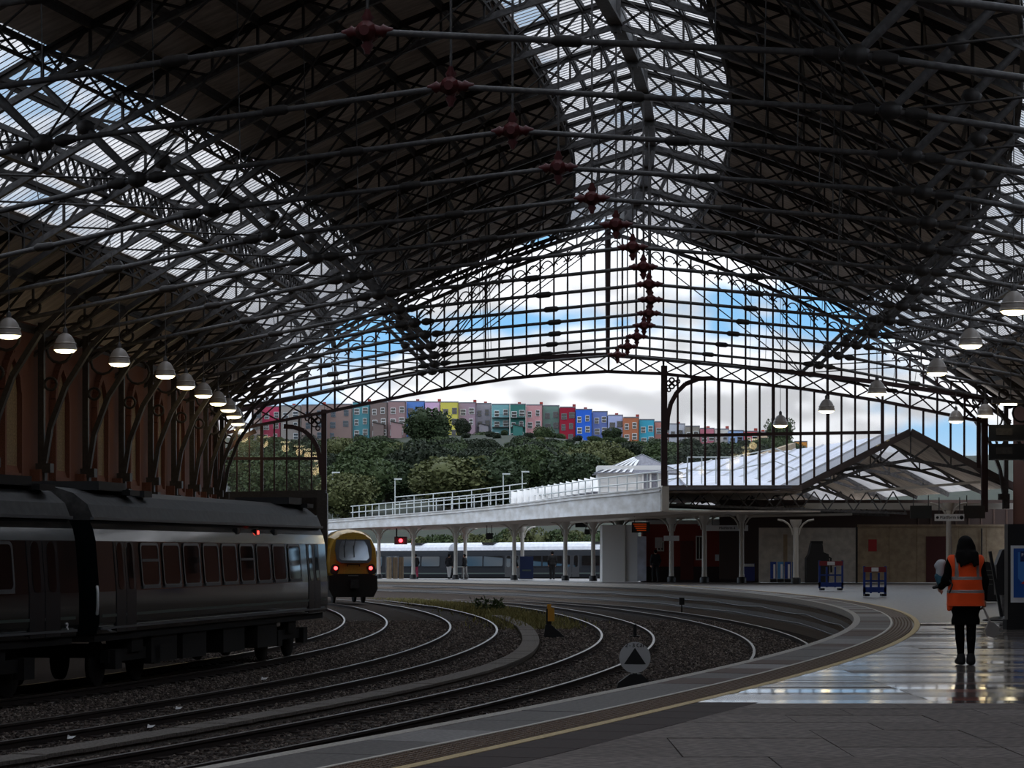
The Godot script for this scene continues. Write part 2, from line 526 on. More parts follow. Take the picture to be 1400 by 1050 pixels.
func build_roof() -> void:
	var c := thing("ceiling", "curved train shed roof of brown boards with three bands of translucent sheeting", "roof", "", Vector3.ZERO, 0.0, "structure")
	var rest_b := MB.new()
	var rest_g := MB.new()
	for i in 30:
		var zf := truss_depth(i)
		var zn := truss_depth(i + 1)
		for s in [-1.0, 1.0]:
			for g in PURLINS.size() - 1:
				var d0: float = s * PURLINS[g]
				var d1: float = s * PURLINS[g + 1]
				if glazed(g):
					var mb := MB.new() if i < 17 else rest_g
					sheet_panel(mb, zn, zf, d0, d1)
					if i < 17:
						var sh := part("roof_sheet", mb, M.sheet, c)
						var gb := MB.new()
						for k in 15:
							var z := lerpf(zn, zf, (k + 0.5) / 15.0)
							gb.bar(shed(z, d0, roof_h(d0) - 0.012), shed(z, d1, roof_h(d1) - 0.012), 0.045, 0.012)
						part("glazing_bar", gb, M.grey_iron, sh)
				else:
					var mb := MB.new() if i < 16 else rest_b
					board_panel(mb, zn - 0.02, zf + 0.02, d0, d1 + s * 0.06)
					if i < 16:
						part("roof_board", mb, M.board if (i * 7 + g * 3) % 5 < 3 else M.board2, c)
	tag(part("roof_sheeting", rest_g, M.sheet, c), "", "", "", "stuff")
	tag(part("roof_boarding", rest_b, M.board, c), "", "", "", "stuff")
	for g in PURLINS.size():
		for s in [-1.0, 1.0]:
			if g > 0 or s > 0:
				purlin_line(c, s * PURLINS[g], truss_depth(20), ZS)
	var proto := truss()
	for i in range(0, 18):
		var t: Node3D = proto if i == 0 else copy_of(proto)
		var z := truss_depth(i) - (0.6 if i == 0 else 0.0)
		t.position = shed(z, 0, 0)
		t.rotation.y = -atan(axis_at(z).y)
func wall_strip(mb: MB, d: float, th: float, h0: float, h1: float, z0: float, z1: float) -> void:
	var n := int(ceil((z1 - z0) / 5.78))
	for i in n:
		var a := z0 + (z1 - z0) * i / n
		var b := z0 + (z1 - z0) * (i + 1) / n
		var s := signf(d)
		var p := [shed(a, d, h0), shed(a, d + s * th, h0), shed(b, d + s * th, h0), shed(b, d, h0)]
		if s < 0:
			p.reverse()
		var q := []
		for k in p:
			q.append(k + Vector3(0, h1 - h0, 0))
		mb.hexa(p + q)
func build_walls() -> void:
	var l := thing("wall_left", "long dark red brick side wall with stone lancet recesses behind the parked train", "wall", "", Vector3.ZERO, 0.0, "structure")
	var mb := MB.new()
	wall_strip(mb, -19.6, 0.7, -1.2, 9.1, -45.0, 130.5)
	part("brickwork", mb, M.brick, l)
	var cz := MB.new()
	wall_strip(cz, -19.5, 0.12, 3.2, 3.4, 20.0, 130.0)
	part("string_course", cz, M.brick, l)
	for i in range(0, 12):
		var z := truss_depth(i)
		var xf := Transform3D(Basis(Vector3.UP, -atan(axis_at(z).y)), shed(z, -19.6, 0))
		part("pilaster", MB.new().box(xf * Vector3(0.15, 1.5, 0), Vector3(0.35, 5.4, 0.9), xf.basis), M.brick, l)
		part("corbel", MB.new().box(xf * Vector3(0.28, 3.65, 0), Vector3(0.6, 0.35, 0.6), xf.basis).box(xf * Vector3(0.22, 3.35, 0), Vector3(0.45, 0.35, 0.45), xf.basis), M.iron, l)
		var zz := z - 2.89
		var yf := Transform3D(Basis(Vector3.UP, -atan(axis_at(zz).y) + PI / 2), shed(zz, -19.6, 0))
		var arch := PackedVector2Array([Vector2(-0.75, 3.9), Vector2(0.75, 3.9), Vector2(0.75, 6.6), Vector2(0.62, 7.1), Vector2(0.35, 7.5), Vector2(0, 7.8), Vector2(-0.35, 7.5), Vector2(-0.62, 7.1), Vector2(-0.75, 6.6)])
		part("lancet_panel", MB.new().prism(arch, 0.0, 0.05, yf), M.stone, l)
		var fr := MB.new()
		for k in arch.size():
			var a := arch[k]
			var b := arch[(k + 1) % arch.size()]
			fr.bar(yf * Vector3(a.x * 1.12, a.y, 0.1), yf * Vector3(b.x * 1.12, b.y, 0.1), 0.2, 0.24)
		part("lancet_frame", fr, M.brick, l)
		var w0 := [yf * Vector3(-0.95, 3.2, 0.0), yf * Vector3(-0.95, 3.2, 0.4), yf * Vector3(0.95, 3.2, 0.4), yf * Vector3(0.95, 3.2, 0.0), yf * Vector3(-0.75, 4.3, 0.0), yf * Vector3(-0.75, 4.28, 0.04), yf * Vector3(0.75, 4.28, 0.04), yf * Vector3(0.75, 4.3, 0.0)]
		var sill := MB.new()
		sill.hexa(w0)
		part("sloping_sill", sill, M.brick, l)
	var r := thing("wall_right", "dark brick side wall of the train shed beyond the platform", "wall", "", Vector3.ZERO, 0.0, "structure")
	var rb := MB.new()
	wall_strip(rb, 19.6, 0.7, -1.2, 9.1, -45.0, 129.0)
	part("brickwork", rb, M.brick, r)
	var back := thing("wall_back", "brick end wall of the train shed behind the platform", "wall", "", Vector3.ZERO, 0.0, "structure")
	var p0 := shed(-43.4, -20.0, 0)
	var p1 := shed(-43.4, 20.0, 0)
	part("brickwork", MB.new().bar(p0 + Vector3(0, 8.5, 0), p1 + Vector3(0, 8.5, 0), 0.6, 19.5), M.brick, back)

# ---------- the glazed gable screen
func on_line(pts: Array, x: float) -> float:
	for i in pts.size() - 1:
		if x <= pts[i + 1][0] or i == pts.size() - 2:
			return lerpf(pts[i][1], pts[i + 1][1], (x - pts[i][0]) / (pts[i + 1][0] - pts[i][0]))
	return 0.0
const CHORD_TOP := [[286, 571], [345, 557], [400, 545], [500, 523], [580, 508], [640, 500], [700, 493], [770, 487], [830, 485], [905, 491], [1000, 500], [1100, 511], [1203, 523], [1345, 545]]
const CHORD_LOW := [[286, 598], [345, 583], [443, 564], [560, 540], [640, 526], [700, 517], [770, 511], [830, 508], [905, 511], [1000, 521], [1100, 532], [1203, 548], [1345, 577]]
const CANOPY_LINE := [[900, 664], [1095, 663], [1245, 587], [1390, 662]]
func S(px: float, py: float) -> Vector3:
	return P(px, py, ZS)
func pane(mb_parent: Node3D, x0: float, x1: float, t0: float, t1: float, b0: float, b1: float, m: Material) -> void:
	var mb := MB.new()
	var a := S(x0, b0)
	var b := S(x1, b1)
	var c := S(x1, t1)
	var d := S(x0, t0)
	mb.quad(a, b, c, d)
	part("pane", mb, m, mb_parent)
func quatrefoil(parent: Node3D, c: Vector3, r: float) -> void:
	for q in [[1, 0], [-1, 0], [0, 1], [0, -1]]:
		var ring := []
		for k in 11:
			ring.append(c + Vector3(q[0] * r * 0.55 + r * 0.48 * cos(TAU * k / 10), q[1] * r * 0.55 + r * 0.48 * sin(TAU * k / 10), 0))
		part("foil_ring", MB.new().tube(ring, 0.045, 5, false), M.screen_iron, parent)
func spandrel(parent: Node3D, px: Array, foil: Vector2, foil_r: float) -> void:
	var mb := MB.new()
	for i in px.size() - 1:
		mb.bar(S(px[i][0], px[i][1]), S(px[i + 1][0], px[i + 1][1]), 0.22, 0.22)
	var o := part("spandrel_bracket", mb, M.screen_iron, parent)
	quatrefoil(o, S(foil.x, foil.y), foil_r)
	for q in [[-0.55, -1.25], [1.2, 0.35]]:
		var ring := []
		for k in 9:
			ring.append(S(foil.x, foil.y) + Vector3(signf(px[0][0] - px[-1][0]) * -q[0] * foil_r + 0.35 * foil_r * cos(TAU * k / 8), q[1] * foil_r + 0.35 * foil_r * sin(TAU * k / 8), 0))
		part("foil_ring", MB.new().tube(ring, 0.04, 5, false), M.screen_iron, o)
func build_screen() -> void:
	var w := thing("window_1", "great glazed gable screen with iron lattice girder closing the train shed", "window", "", Vector3.ZERO, 0.0, "structure")
	var up := Vector3.UP
	for line in [CHORD_TOP, CHORD_LOW]:
		var mb := MB.new()
		for i in line.size() - 1:
			mb.bar(S(line[i][0], line[i][1]), S(line[i + 1][0], line[i + 1][1]), 0.4, 0.2 if line == CHORD_TOP else 0.14)
		part("girder_chord", mb, M.screen_iron, w)
	var pitch := 18.72
	var x := 308.0
	var k := 0
	while x < 1345.0:
		var nx := minf(x + 2 * pitch, 1345.0)
		for back in [-0.12, 0.12]:
			var o := Vector3(0, 0, back)
			part("girder_brace", MB.new().bar(S(x, on_line(CHORD_TOP, x)) + o, S(nx, on_line(CHORD_LOW, nx)) + o, 0.04, 0.07) if back < 0 else MB.new().bar(S(x, on_line(CHORD_LOW, x)) + o, S(nx, on_line(CHORD_TOP, nx)) + o, 0.04, 0.07), M.screen_iron, w)
		part("girder_post", MB.new().bar(S(x, on_line(CHORD_TOP, x)), S(x, on_line(CHORD_LOW, x)), 0.1, 0.1, Vector3.RIGHT), M.screen_iron, w)
		x = nx
		k += 1
	# upper glazing
	var mid := axis_at(ZS).x
	var arch := func(px: float) -> float:
		return HOR - (roof_h((px - 700.0) * ZS / F - mid) - 1.0 - EYE) * F / ZS
	x = 308.0
	while x < 1345.0:
		var nx: float = minf(x + pitch, 1345.0)
		var heavy := absf(x - 831.0) < 10.0
		if arch.call(x) < on_line(CHORD_TOP, x):
			if heavy:
				part("king_post", MB.new().tube([S(831, 487), S(831, 300)], [0.1, 0.16], 8), M.screen_iron, w)
			else:
				part("mullion", MB.new().bar(S(x, on_line(CHORD_TOP, x)), S(x, arch.call(x)), 0.055, 0.09, Vector3.RIGHT), M.screen_iron, w)
			pane(w, x, nx, arch.call(x), arch.call(nx), on_line(CHORD_TOP, x), on_line(CHORD_TOP, nx), M.glass)
			# pointed tracery under the arch
			var tr := MB.new()
			for s in [0.0, 1.0]:
				var x0 := lerpf(x, nx, s)
				var x1 := lerpf(nx, x, s)
				var top: float = arch.call((x + nx) / 2) + 4.0
				var pts := []
				for j in 6:
					var u := j / 5.0
					pts.append(S(lerpf(x0, (x0 + x1) / 2, 1.0 - cos(u * PI / 2)), top + 17.0 - 15.0 * sin(u * PI / 2) + (arch.call(x0) - arch.call((x + nx) / 2)) * (1.0 - u)))
				tr.tube(pts, 0.035, 5, false)
				tr.tube([pts[2], pts[2] + S(1.0 + (x1 - x0) * 0.2, 3.0) - S(1.0, 0.0)], 0.03, 4, false)
			part("tracery", tr, M.screen_iron, w)
		x = nx
	# lower right: mullions down to the canopy
	var heavies := [908.0, 987.0, 1062.0, 1135.0, 1206.0]
	x = 908.0
	k = 0
	while x < 1344.0:
		var nx: float = minf(x + 18.65, 1345.0)
		var lo := on_line(CANOPY_LINE, x)
		var lo2 := on_line(CANOPY_LINE, nx)
		var hv := k % 4 == 0 and x < 1210
		part("mullion", MB.new().bar(S(x, on_line(CHORD_LOW, x)), S(x, lo), 0.06 if not hv else 0.13, 0.1 if not hv else 0.16, Vector3.RIGHT), M.screen_iron, w)
		var tr := 596.0 - (x - 908.0) * 0.017
		if x < 1200.0 and lo > tr + 2 and lo2 > tr + 2:
			pane(w, x, nx, on_line(CHORD_LOW, x), on_line(CHORD_LOW, nx), tr, tr, M.glass)
			pane(w, x, nx, tr, tr, lo, lo2, M.glass)
		else:
			pane(w, x, nx, on_line(CHORD_LOW, x), on_line(CHORD_LOW, nx), lo, lo2, M.glass)
		x = nx
		k += 1
	part("transom", MB.new().bar(S(908, 596), S(1206, 591), 0.16, 0.16), M.screen_iron, w)
	part("corner_post", MB.new().bar(S(908, 500), S(908, 664), 0.24, 0.3, Vector3.RIGHT), M.screen_iron, w)
	part("end_post", MB.new().bar(S(1346, 540), S(1346, 700), 0.3, 0.3, Vector3.RIGHT), M.screen_iron, w)
	part("end_post", MB.new().bar(S(1338, 570), S(1338, 640), 0.1, 0.2, Vector3.RIGHT), M.screen_iron, w)
	spandrel(w, [[912, 588], [913, 570], [917, 552], [925, 537], [937, 525], [955, 518], [975, 517]], Vector2(918.5, 524), 0.26)
	# lower left
	x = 290.0
	k = 0
	while x < 442.0:
		var nx: float = minf(x + 17.0, 443.0)
		var hv := k == 4
		part("mullion", MB.new().bar(S(x, on_line(CHORD_LOW, x)), S(x, 674), 0.14 if hv else 0.05, 0.16 if hv else 0.08, Vector3.RIGHT), M.screen_iron, w)
		pane(w, x, nx, on_line(CHORD_LOW, x), on_line(CHORD_LOW, nx), 627, 627, M.dusty_glass)
		pane(w, x, nx, 627, 627, 674, 674, M.dusty_glass)
		x = nx
		k += 1
	part("transom", MB.new().bar(S(284, 627), S(443, 627), 0.16, 0.14), M.screen_iron, w)
	part("corner_post", MB.new().bar(S(443, 560), S(443, 710), 0.24, 0.26, Vector3.RIGHT), M.screen_iron, w)
	spandrel(w, [[440, 650], [438, 628], [434, 612], [427, 599], [416, 589], [402, 584], [388, 583]], Vector2(430, 575), 0.3)
	spandrel(w, [[285, 672], [289, 652], [297, 634], [310, 616], [328, 600], [350, 589]], Vector2(287, 612), 0.3)
	# beam and dark box under the left glazing
	var g := thing("footway_girder", "dark riveted girder carrying the left end of the gable screen", "girder")
	part("beam", MB.new().bar(S(282, 678), S(446, 675), 0.6, 0.36), M.iron, g)
	part("side_plate", MB.new().box(S(365, 692) + Vector3(0, 0, -0.6), Vector3(5.8, 0.9, 0.1)), M.iron, g)
	part("end_pier", MB.new().box(S(441, 702) + Vector3(0, -1.2, 0), Vector3(0.5, 4.4, 0.7)), M.iron, g)
	for q in [300, 330, 352, 385, 410]:
		part("stiffener", MB.new().box(S(q, 691) + Vector3(0, 0, -0.48), Vector3(0.1, 0.8, 0.16)), M.grey_iron, g)
	var _u := up
	var _h := heavies

# ---------- ground, platform, tracks
func strip(mb: MB, o0: float, o1: float, z0: float, z1: float, top: float, th: float, step := 2.0) -> void:
	# a slab following the platform edge between two offsets
	mb.sweep(rect(-o0, top - th, -o1, top), frames(z0, z1, step, 0, 0))
func build_ground() -> void:
	var bed := tag(part("trackbed_floor", MB.new().box(W(0, BED - 0.3, 150), Vector3(220, 0.6, 430)), M.ballast, self), "dark brown stone ballast bed under the curving tracks", "ground", "", "structure")
	bed.set_meta("kind", "structure")
	var p := thing("floor", "curving station platform paved with polished grey slabs", "platform", "", Vector3.ZERO, 0.0, "structure")
	var mb := MB.new()
	var m := 70
	var near := []
	for i in m + 1:
		near.append(-30.0 + 235.0 * i / m)
	for i in m:
		var a := off(near[i], -0.06, -0.03)
		var b := off(near[i + 1], -0.06, -0.03)
		var far_a := Vector3(maxf(46.0, a.x + 5), a.y, a.z)
		var far_b := Vector3(maxf(46.0, b.x + 5), b.y, b.z)
		var dn := Vector3(0, -1.4, 0)
		mb.hexa([a + dn, far_a + dn, far_b + dn, b + dn, a, far_a, far_b, b])
	part("platform_base", mb, M.far_floor, p)
	# recessed brick face with two projecting courses
	for q in [[-0.02, -0.32, -0.2], [-0.0, -0.62, -0.5], [-0.02, -1.12, -0.84]]:
		var c := MB.new()
		strip(c, q[0], -0.3, 20, 180, q[2], q[2] - q[1])
		part("face_course", c, M.face, p)
	for q in [[-0.42, 0.07, 3.7], [-0.75, 0.04, 5.3]]:
		var cab := []
		for i in 150:
			var zc := 40.0 + 0.9 * i
			cab.append(off(zc, 0.04, q[0] - q[1] * absf(sin(zc / q[2]))))
		part("face_cable", MB.new().tube(cab, 0.022, 5), M.black, p)
	# coping stones
	var z := 17.0
	var k := 0
	while z < 178.0:
		var l := 0.9 if z < 125.0 else 2.0
		var c := MB.new()
		c.sweep(rect(-0.04, -0.14, 0.1, 0.012), [frame(z, 0, 0), frame(z + l - 0.02, 0, 0)])
		part("coping_stone", c, M.coping, p)
		z += l * 0.98
	# edge slabs, tinted patches
	z = 17.0
	while z < 118.0:
		var l := 1.3
		var c := MB.new()
		c.sweep(rect(0.105, -0.1, 0.75, 0.008 + rng.randf() * 0.004), [frame(z, 0, 0), frame(z + l - 0.02, 0, 0)])
		var u := rng.randf()
		part("edge_slab", c, M.band_brown if u < 0.3 else M.band_pale if u < 0.5 else M.band_grey, p)
		z += l
	var line := MB.new()
	strip(line, -0.755, -0.8, 17, 120, 0.012, 0.05)
	part("white_line", line, M.white_line, p)
	# blister tiles
	z = 17.0
	while z < 110.0:
		var l := 0.4 if z < 60.0 else 0.8
		var c := MB.new()
		var f := frame(z, 0, 0)
		var g := frame(z + l - 0.012, 0, 0)
		c.sweep(rect(0.81, -0.1, 1.21, 0.008), [f, g])
		if z < 60.0:
			for r in 6:
				for q in 6:
					var at := (f * Vector3(0.843 + q * 0.067, 0.008, 0)).lerp(g * Vector3(0.843 + q * 0.067, 0.008, 0), (r + 0.5) / 6.0)
					c.box(at + Vector3(0, 0.0025, 0), Vector3(0.026, 0.006, 0.026), f.basis)
		else:
			for q in 6:
				var u := 0.843 + q * 0.067
				c.sweep(rect(u - 0.018, 0.006, u + 0.018, 0.014), [f, g], false)
		part("tactile_tile", c, M.tactile, p)
		z += l
	line = MB.new()
	strip(line, -1.25, -1.36, 17, 122, 0.012, 0.05)
	part("cream_line", line, M.cream_line, p)
	z = 17.0
	while z < 27.4:
		var c := MB.new()
		c.sweep(rect(1.37, -0.1, 1.95, 0.01), [frame(z, 0, 0), frame(z + 0.88, 0, 0)])
		part("dark_slab", c, M.dark_band, p)
		z += 0.9
	# rough slabs this side of the cross joint, polished ones beyond
	var count := 0
	z = 17.2
	while z < 56.0:
		var rough := z < 25.9
		var row := 0.98 if rough else 0.52
		if rough and z + row > 25.9:
			row = 25.95 - z
		var xa := edge_at(z).x + (1.96 if rough else 1.37) * sqrt(1.0 + edge_at(z).y ** 2)
		var xb := edge_at(z + row).x + (1.96 if rough else 1.37) * sqrt(1.0 + edge_at(z + row).y ** 2)
		var right := (z + row) * 700.0 / F + 1.2
		var w := 1.25 if rough else 2.1
		var x: float = floor(maxf(xa, xb) / w) * w + (0.5 * w if count % 2 else 0.0)
		while x + w < maxf(xa, xb) + 0.3:
			x += w
		var first := true
		while x < right:
			var a := xa if first else x
			var b := xb if first else x
			var e := x + w - 0.012
			first = false
			if e > a:
				var y := 0.01 + rng.randf_range(-0.002, 0.002)
				var tx := rng.randf_range(-0.0015, 0.0015)
				var tz := rng.randf_range(-0.0015, 0.0015) if rough else rng.randf_range(-0.0042, 0.0028)
				var c := MB.new()
				c.slab(W(a, y + tz, z + 0.006), W(e, y + tz + tx, z + 0.006), W(e, y - tz + tx, z + row - 0.006), W(b, y - tz, z + row - 0.006), 0.06)
				part("rough_slab" if rough else "polished_slab", c, M.rough_floor[rng.randi() % 2] if rough else M.polished[rng.randi() % 3], p)
				count += 1
			x += w
		count += 1
		z += row
func track(called: String, label: String, offset: Callable, z0: float, z1: float) -> void:
	var t := thing(called, label, "track", "curving railway tracks beside the platform")
	for s in [-0.75, 0.75]:
		var fr := []
		var n := int((z1 - z0) / 1.6)
		for i in n + 1:
			var z := z0 + (z1 - z0) * i / n
			fr.append(frame(z, offset.call(z) + s, RAIL))
		var body := MB.new()
		body.sweep(PackedVector2Array([Vector2(-0.07, -0.155), Vector2(0.07, -0.155), Vector2(0.07, -0.135), Vector2(0.012, -0.12), Vector2(0.012, -0.05), Vector2(0.035, -0.035), Vector2(0.035, -0.004), Vector2(-0.035, -0.004), Vector2(-0.035, -0.035), Vector2(-0.012, -0.05), Vector2(-0.012, -0.12), Vector2(-0.07, -0.135)]), fr)
		var r := part("rail", body, M.rail_side, t)
		var top := MB.new()
		top.sweep(rect(-0.032, -0.004, 0.032, 0.0), fr)
		part("running_surface", top, M.rail_top, r)
	var sl := MB.new().box(Vector3.ZERO, Vector3(2.5, 0.13, 0.25)).mesh()
	var ch := MB.new().box(Vector3(0, 0.07, 0), Vector3(0.3, 0.05, 0.16)).mesh()
	var z := z0
	while z < z1:
		var o := part("sleeper", sl, M.sleeper, t)
		o.transform = frame(z, offset.call(z), -1.155)
		if z < 72.0:
			for s in [-0.75, 0.75]:
				part("rail_chair", ch, M.rail_side, o).position.x = s
		z += 0.7 if z < 100.0 else 0.9
func off_a(z: float) -> float:
	return 5.85 - 0.011 * maxf(0.0, z - 62.0) if z < 150.0 else 4.88
func off_b(_z: float) -> float:
	return 1.62
func off_c(z: float) -> float:
	return 9.75 + 0.6 * smoothstep(34.0, 75.0, z) - 0.6 * smoothstep(120.0, 150.0, z)
func off_d(_z: float) -> float:
	return 14.0
func off_trough(z: float) -> float:
	return 7.75 + 0.9 * smoothstep(50.0, 85.0, z)
func build_tracks() -> void:
	track("railway_track", "railway track hugging the platform edge below the coping", off_b, 30, 172)
	track("railway_track", "railway track between the round sign and the concrete cable trough", off_a, 22, 172)
	track("railway_track", "railway track between the cable trough and the train standing by the wall", off_c, 26, 172)
	track("railway_track", "railway track under the dark green train and the yellow fronted train", off_d, 28, 172)
	# concrete cable trough with lids
	var t := thing("cable_trough", "grey concrete cable trough with flat lids winding between two tracks", "cable trough")
	var z := 24.0
	while z < 104.0:
		var c := MB.new()
		var o := off_trough(z)
		var o2 := off_trough(z + 0.98)
		c.sweep(rect(-0.24, 0, 0.24, 0.05), [frame(z, o, -1.02 + rng.randf() * 0.012), frame(z + 0.98, o2, -1.02 + rng.randf() * 0.012)])
		part("lid", c, M.concrete, t)
		z += 1.0
	var body := MB.new()
	var fr := []
	for i in 81:
		fr.append(frame(24.0 + i, off_trough(24.0 + i), 0))
	body.sweep(rect(-0.2, -1.2, 0.2, -1.02), fr)
	part("channel", body, M.concrete, t)
	# loose ballast
	var stone := MB.new()
	var pv := [Vector3(0.5, 0, 0), Vector3(-0.45, 0.05, 0.1), Vector3(0, 0.42, 0.05), Vector3(0.05, -0.4, 0), Vector3(0.1, 0.05, 0.5), Vector3(-0.05, 0, -0.48)]
	for f in [[0, 2, 4], [2, 1, 4], [1, 3, 4], [3, 0, 4], [2, 0, 5], [1, 2, 5], [3, 1, 5], [0, 3, 5]]:
		stone.tri(pv[f[0]], pv[f[1]], pv[f[2]])
	var sm := stone.mesh()
	var sets := [[], [], [], []]
	for i in 120000:
		var u := rng.randf()
		var z2 := 24.0 + 76.0 * pow(u, 1.35)
		var o := rng.randf_range(0.4, 17.0 if z2 > 60.0 else 13.0)
		var size := rng.randf_range(0.04, 0.085) * (1.0 if z2 < 60.0 else 1.3)
		var y := -1.1 + rng.randf_range(0.0, 0.035)
		var tr := 0.0
		for c in [off_b(z2), off_a(z2), off_c(z2), off_d(z2)]:
			tr = maxf(tr, 1.0 if absf(o - c) < 1.2 else 0.0)
		if tr > 0.0 and fmod(z2, 0.7) < 0.2:
			continue
		if absf(o - off_trough(z2)) < 0.3:
			continue
		var b := Basis.from_euler(Vector3(rng.randf() * TAU, rng.randf() * TAU, rng.randf() * TAU)).scaled(Vector3(size, size * 0.75, size))
		sets[[0, 0, 1, 1, 1, 2, 2, 3][rng.randi() % 8]].append(Transform3D(b, off(z2, o, y)))
	var bal := thing("loose_ballast", "loose brown and grey stones lying between the rails", "ballast", "", Vector3.ZERO, 0.0, "stuff")
	for i in 4:
		var mm := MultiMesh.new()
		mm.transform_format = MultiMesh.TRANSFORM_3D
		mm.mesh = sm
		mm.instance_count = sets[i].size()
		for j in sets[i].size():
			mm.set_instance_transform(j, sets[i][j])
		var o := MultiMeshInstance3D.new()
		o.name = ["brown_stones", "dull_stones", "dark_stones", "pale_stones"][i]
		o.multimesh = mm
		o.material_override = M.stones[i]
		bal.add_child(o)
		o.set_meta("kind", "stuff")
	# dry grass strip where the tracks part
	var gr := MB.new()
	for i in 9000:
		var z3 := rng.randf_range(88.0, 150.0)
		var mid := 0.5 * (off_a(z3) + off_c(z3))
		var at := off(z3, mid + rng.randfn(0.0, 0.75), -1.1)
		var hgt := rng.randf_range(0.08, 0.28)
		var a := rng.randf() * TAU
		var sd := Vector3(cos(a), 0, sin(a)) * 0.035
		var lean := Vector3(rng.randfn(0, 0.08), hgt, rng.randfn(0, 0.08))
		gr.tri(at - sd, at + sd, at + lean)
	tag(part("dry_grass", gr, M.grass, self), "strip of dry yellowish grass between the diverging tracks", "grass", "", "stuff")
	for q in [[660, 836, 0.5], [677, 835, 0.42]]:
		var wz: float = F * 2.55 / (q[1] - HOR)
		var at := W((q[0] - 700.0) * wz / F, -1.1, wz)
		var wd := MB.new()
		for i in 160:
			var a := rng.randf() * TAU
			var r: float = rng.randf() * q[2]
			var c := at + Vector3(cos(a) * r, rng.randf() * q[2] * 1.2, sin(a) * r)
			var d1 := Vector3(rng.randfn(0, 0.09), rng.randfn(0, 0.09), rng.randfn(0, 0.09))
			var d2 := Vector3(rng.randfn(0, 0.09), rng.randfn(0, 0.09), rng.randfn(0, 0.09))
			wd.tri(c, c + d1, c + d2)
		tag(part(numbered("weed"), wd, M.leaf[1], self), "small green weed growing among dry grass between tracks", "weed", "weeds between the tracks")
	# litter
	for q in [[245, 968, 0.06], [207, 993, 0.06], [362, 928, 0.07], [98, 1008, 0.06], [669, 977, 0.05], [910, 936, 0.05]]:
		var wz: float = F * 2.52 / (q[1] - HOR)
		var at := W((q[0] - 700.0) * wz / F, -1.04, wz)
		var l := MB.new()
		var r: float = q[2]
		l.quad(at + Vector3(-r, 0, r * 0.4), at + Vector3(r * 0.4, 0.01, r), at + Vector3(r, r * 0.7, -r * 0.2), at + Vector3(-r * 0.3, r * 0.5, -r))
		l.tri(at + Vector3(-r, 0, r * 0.4), at + Vector3(-r * 0.3, r * 0.5, -r), at + Vector3(-r * 0.9, r * 0.9, -r * 0.3))
		tag(part(numbered("litter_scrap"), l, M.white_board, self), "crumpled pale scrap of paper lying among the rails", "litter", "paper scraps on the tracks")

# ---------- trains
const SIDE := 1.36
func car_section() -> PackedVector2Array:
	return PackedVector2Array([Vector2(-1.3, 1.0), Vector2(1.3, 1.0), Vector2(SIDE, 1.2), Vector2(SIDE, 1.75), Vector2(SIDE - 0.07, 2.65), Vector2(1.24, 2.86), Vector2(1.17, 3.02), Vector2(-1.17, 3.02), Vector2(-1.24, 2.86), Vector2(-SIDE + 0.07, 2.65), Vector2(-SIDE, 1.75), Vector2(-SIDE, 1.2)])
func side_frame(y: float, z: float) -> Transform3D: # lies on the side, which leans in above the waist
	var lean := 0.0777 if y > 1.75 else 0.0
	var up := Vector3(-lean, 1, 0).normalized()
	var out := Vector3(1, lean, 0).normalized()
	return Transform3D(Basis(Vector3(0, 0, -1), up, out), Vector3(SIDE - lean * maxf(0.0, y - 1.75), y, z))
func roof_section(lift := 0.0) -> PackedVector2Array:
	return PackedVector2Array([Vector2(-1.17, 3.02), Vector2(1.17, 3.02), Vector2(1.22, 3.06), Vector2(1.12, 3.3 + lift), Vector2(0.86, 3.5 + lift), Vector2(0.5, 3.61 + lift), Vector2(0, 3.65 + lift), Vector2(-0.5, 3.61 + lift), Vector2(-0.86, 3.5 + lift), Vector2(-1.12, 3.3 + lift), Vector2(-1.22, 3.06)])
func car_place(o: Node3D, near: Vector3, far: Vector3) -> void:
	var z := (near - far).normalized()
	var x := Vector3.UP.cross(z).normalized()
	o.transform = Transform3D(Basis(x, z.cross(x), z), (near + far) / 2.0)
func window_unit(parent: Node3D, z: float, y0: float, y1: float, w: float, vent: bool, frame_mat: Material) -> void:
	for s in [1.0]:
		var xf := side_frame((y0 + y1) / 2, z)
		var h := y1 - y0
		var outer := oval(w + 0.1, h + 0.1, 0.12)
		var o := part("window", MB.new().prism(oval(w, h, 0.1), -0.01, 0.012, xf), M.train_glass, parent)
		var fr := MB.new()
		var inner := oval(w, h, 0.1)
		for k in outer.size():
			var j := (k + 1) % outer.size()
			fr.quad(xf * Vector3(outer[k].x, outer[k].y, 0.02), xf * Vector3(outer[j].x, outer[j].y, 0.02), xf * Vector3(inner[j].x, inner[j].y, 0.02), xf * Vector3(inner[k].x, inner[k].y, 0.02))
			fr.quad(xf * Vector3(inner[k].x, inner[k].y, 0.02), xf * Vector3(inner[j].x, inner[j].y, 0.02), xf * Vector3(inner[j].x, inner[j].y, 0.0), xf * Vector3(inner[k].x, inner[k].y, 0.0))
		fr.box(xf * Vector3(0, -h / 2 - 0.04, 0.02), Vector3(0.03, 0.06, w))
		part("window_frame", fr, frame_mat, o)
		if vent:
			part("vent_bar", MB.new().box(xf * Vector3(0, h * 0.12, 0.02), Vector3(0.03, 0.05, w)), frame_mat, o)
func door_unit(parent: Node3D, z: float, w: float) -> void:
	for q in [-0.25, 0.25]:
		var xf := side_frame(2.2, z + q * w)
		var lf := side_frame(1.4, z + q * w)
		var d := part("door", MB.new().prism(oval(w / 2 - 0.03, 0.9, 0.03), -0.02, 0.012, xf).prism(oval(w / 2 - 0.03, 0.76, 0.03), -0.02, 0.012, lf), M.train_door, parent)
		part("door_window", MB.new().prism(oval(w / 4, 0.86, 0.13), 0.0, 0.02, xf), M.train_glass, d)
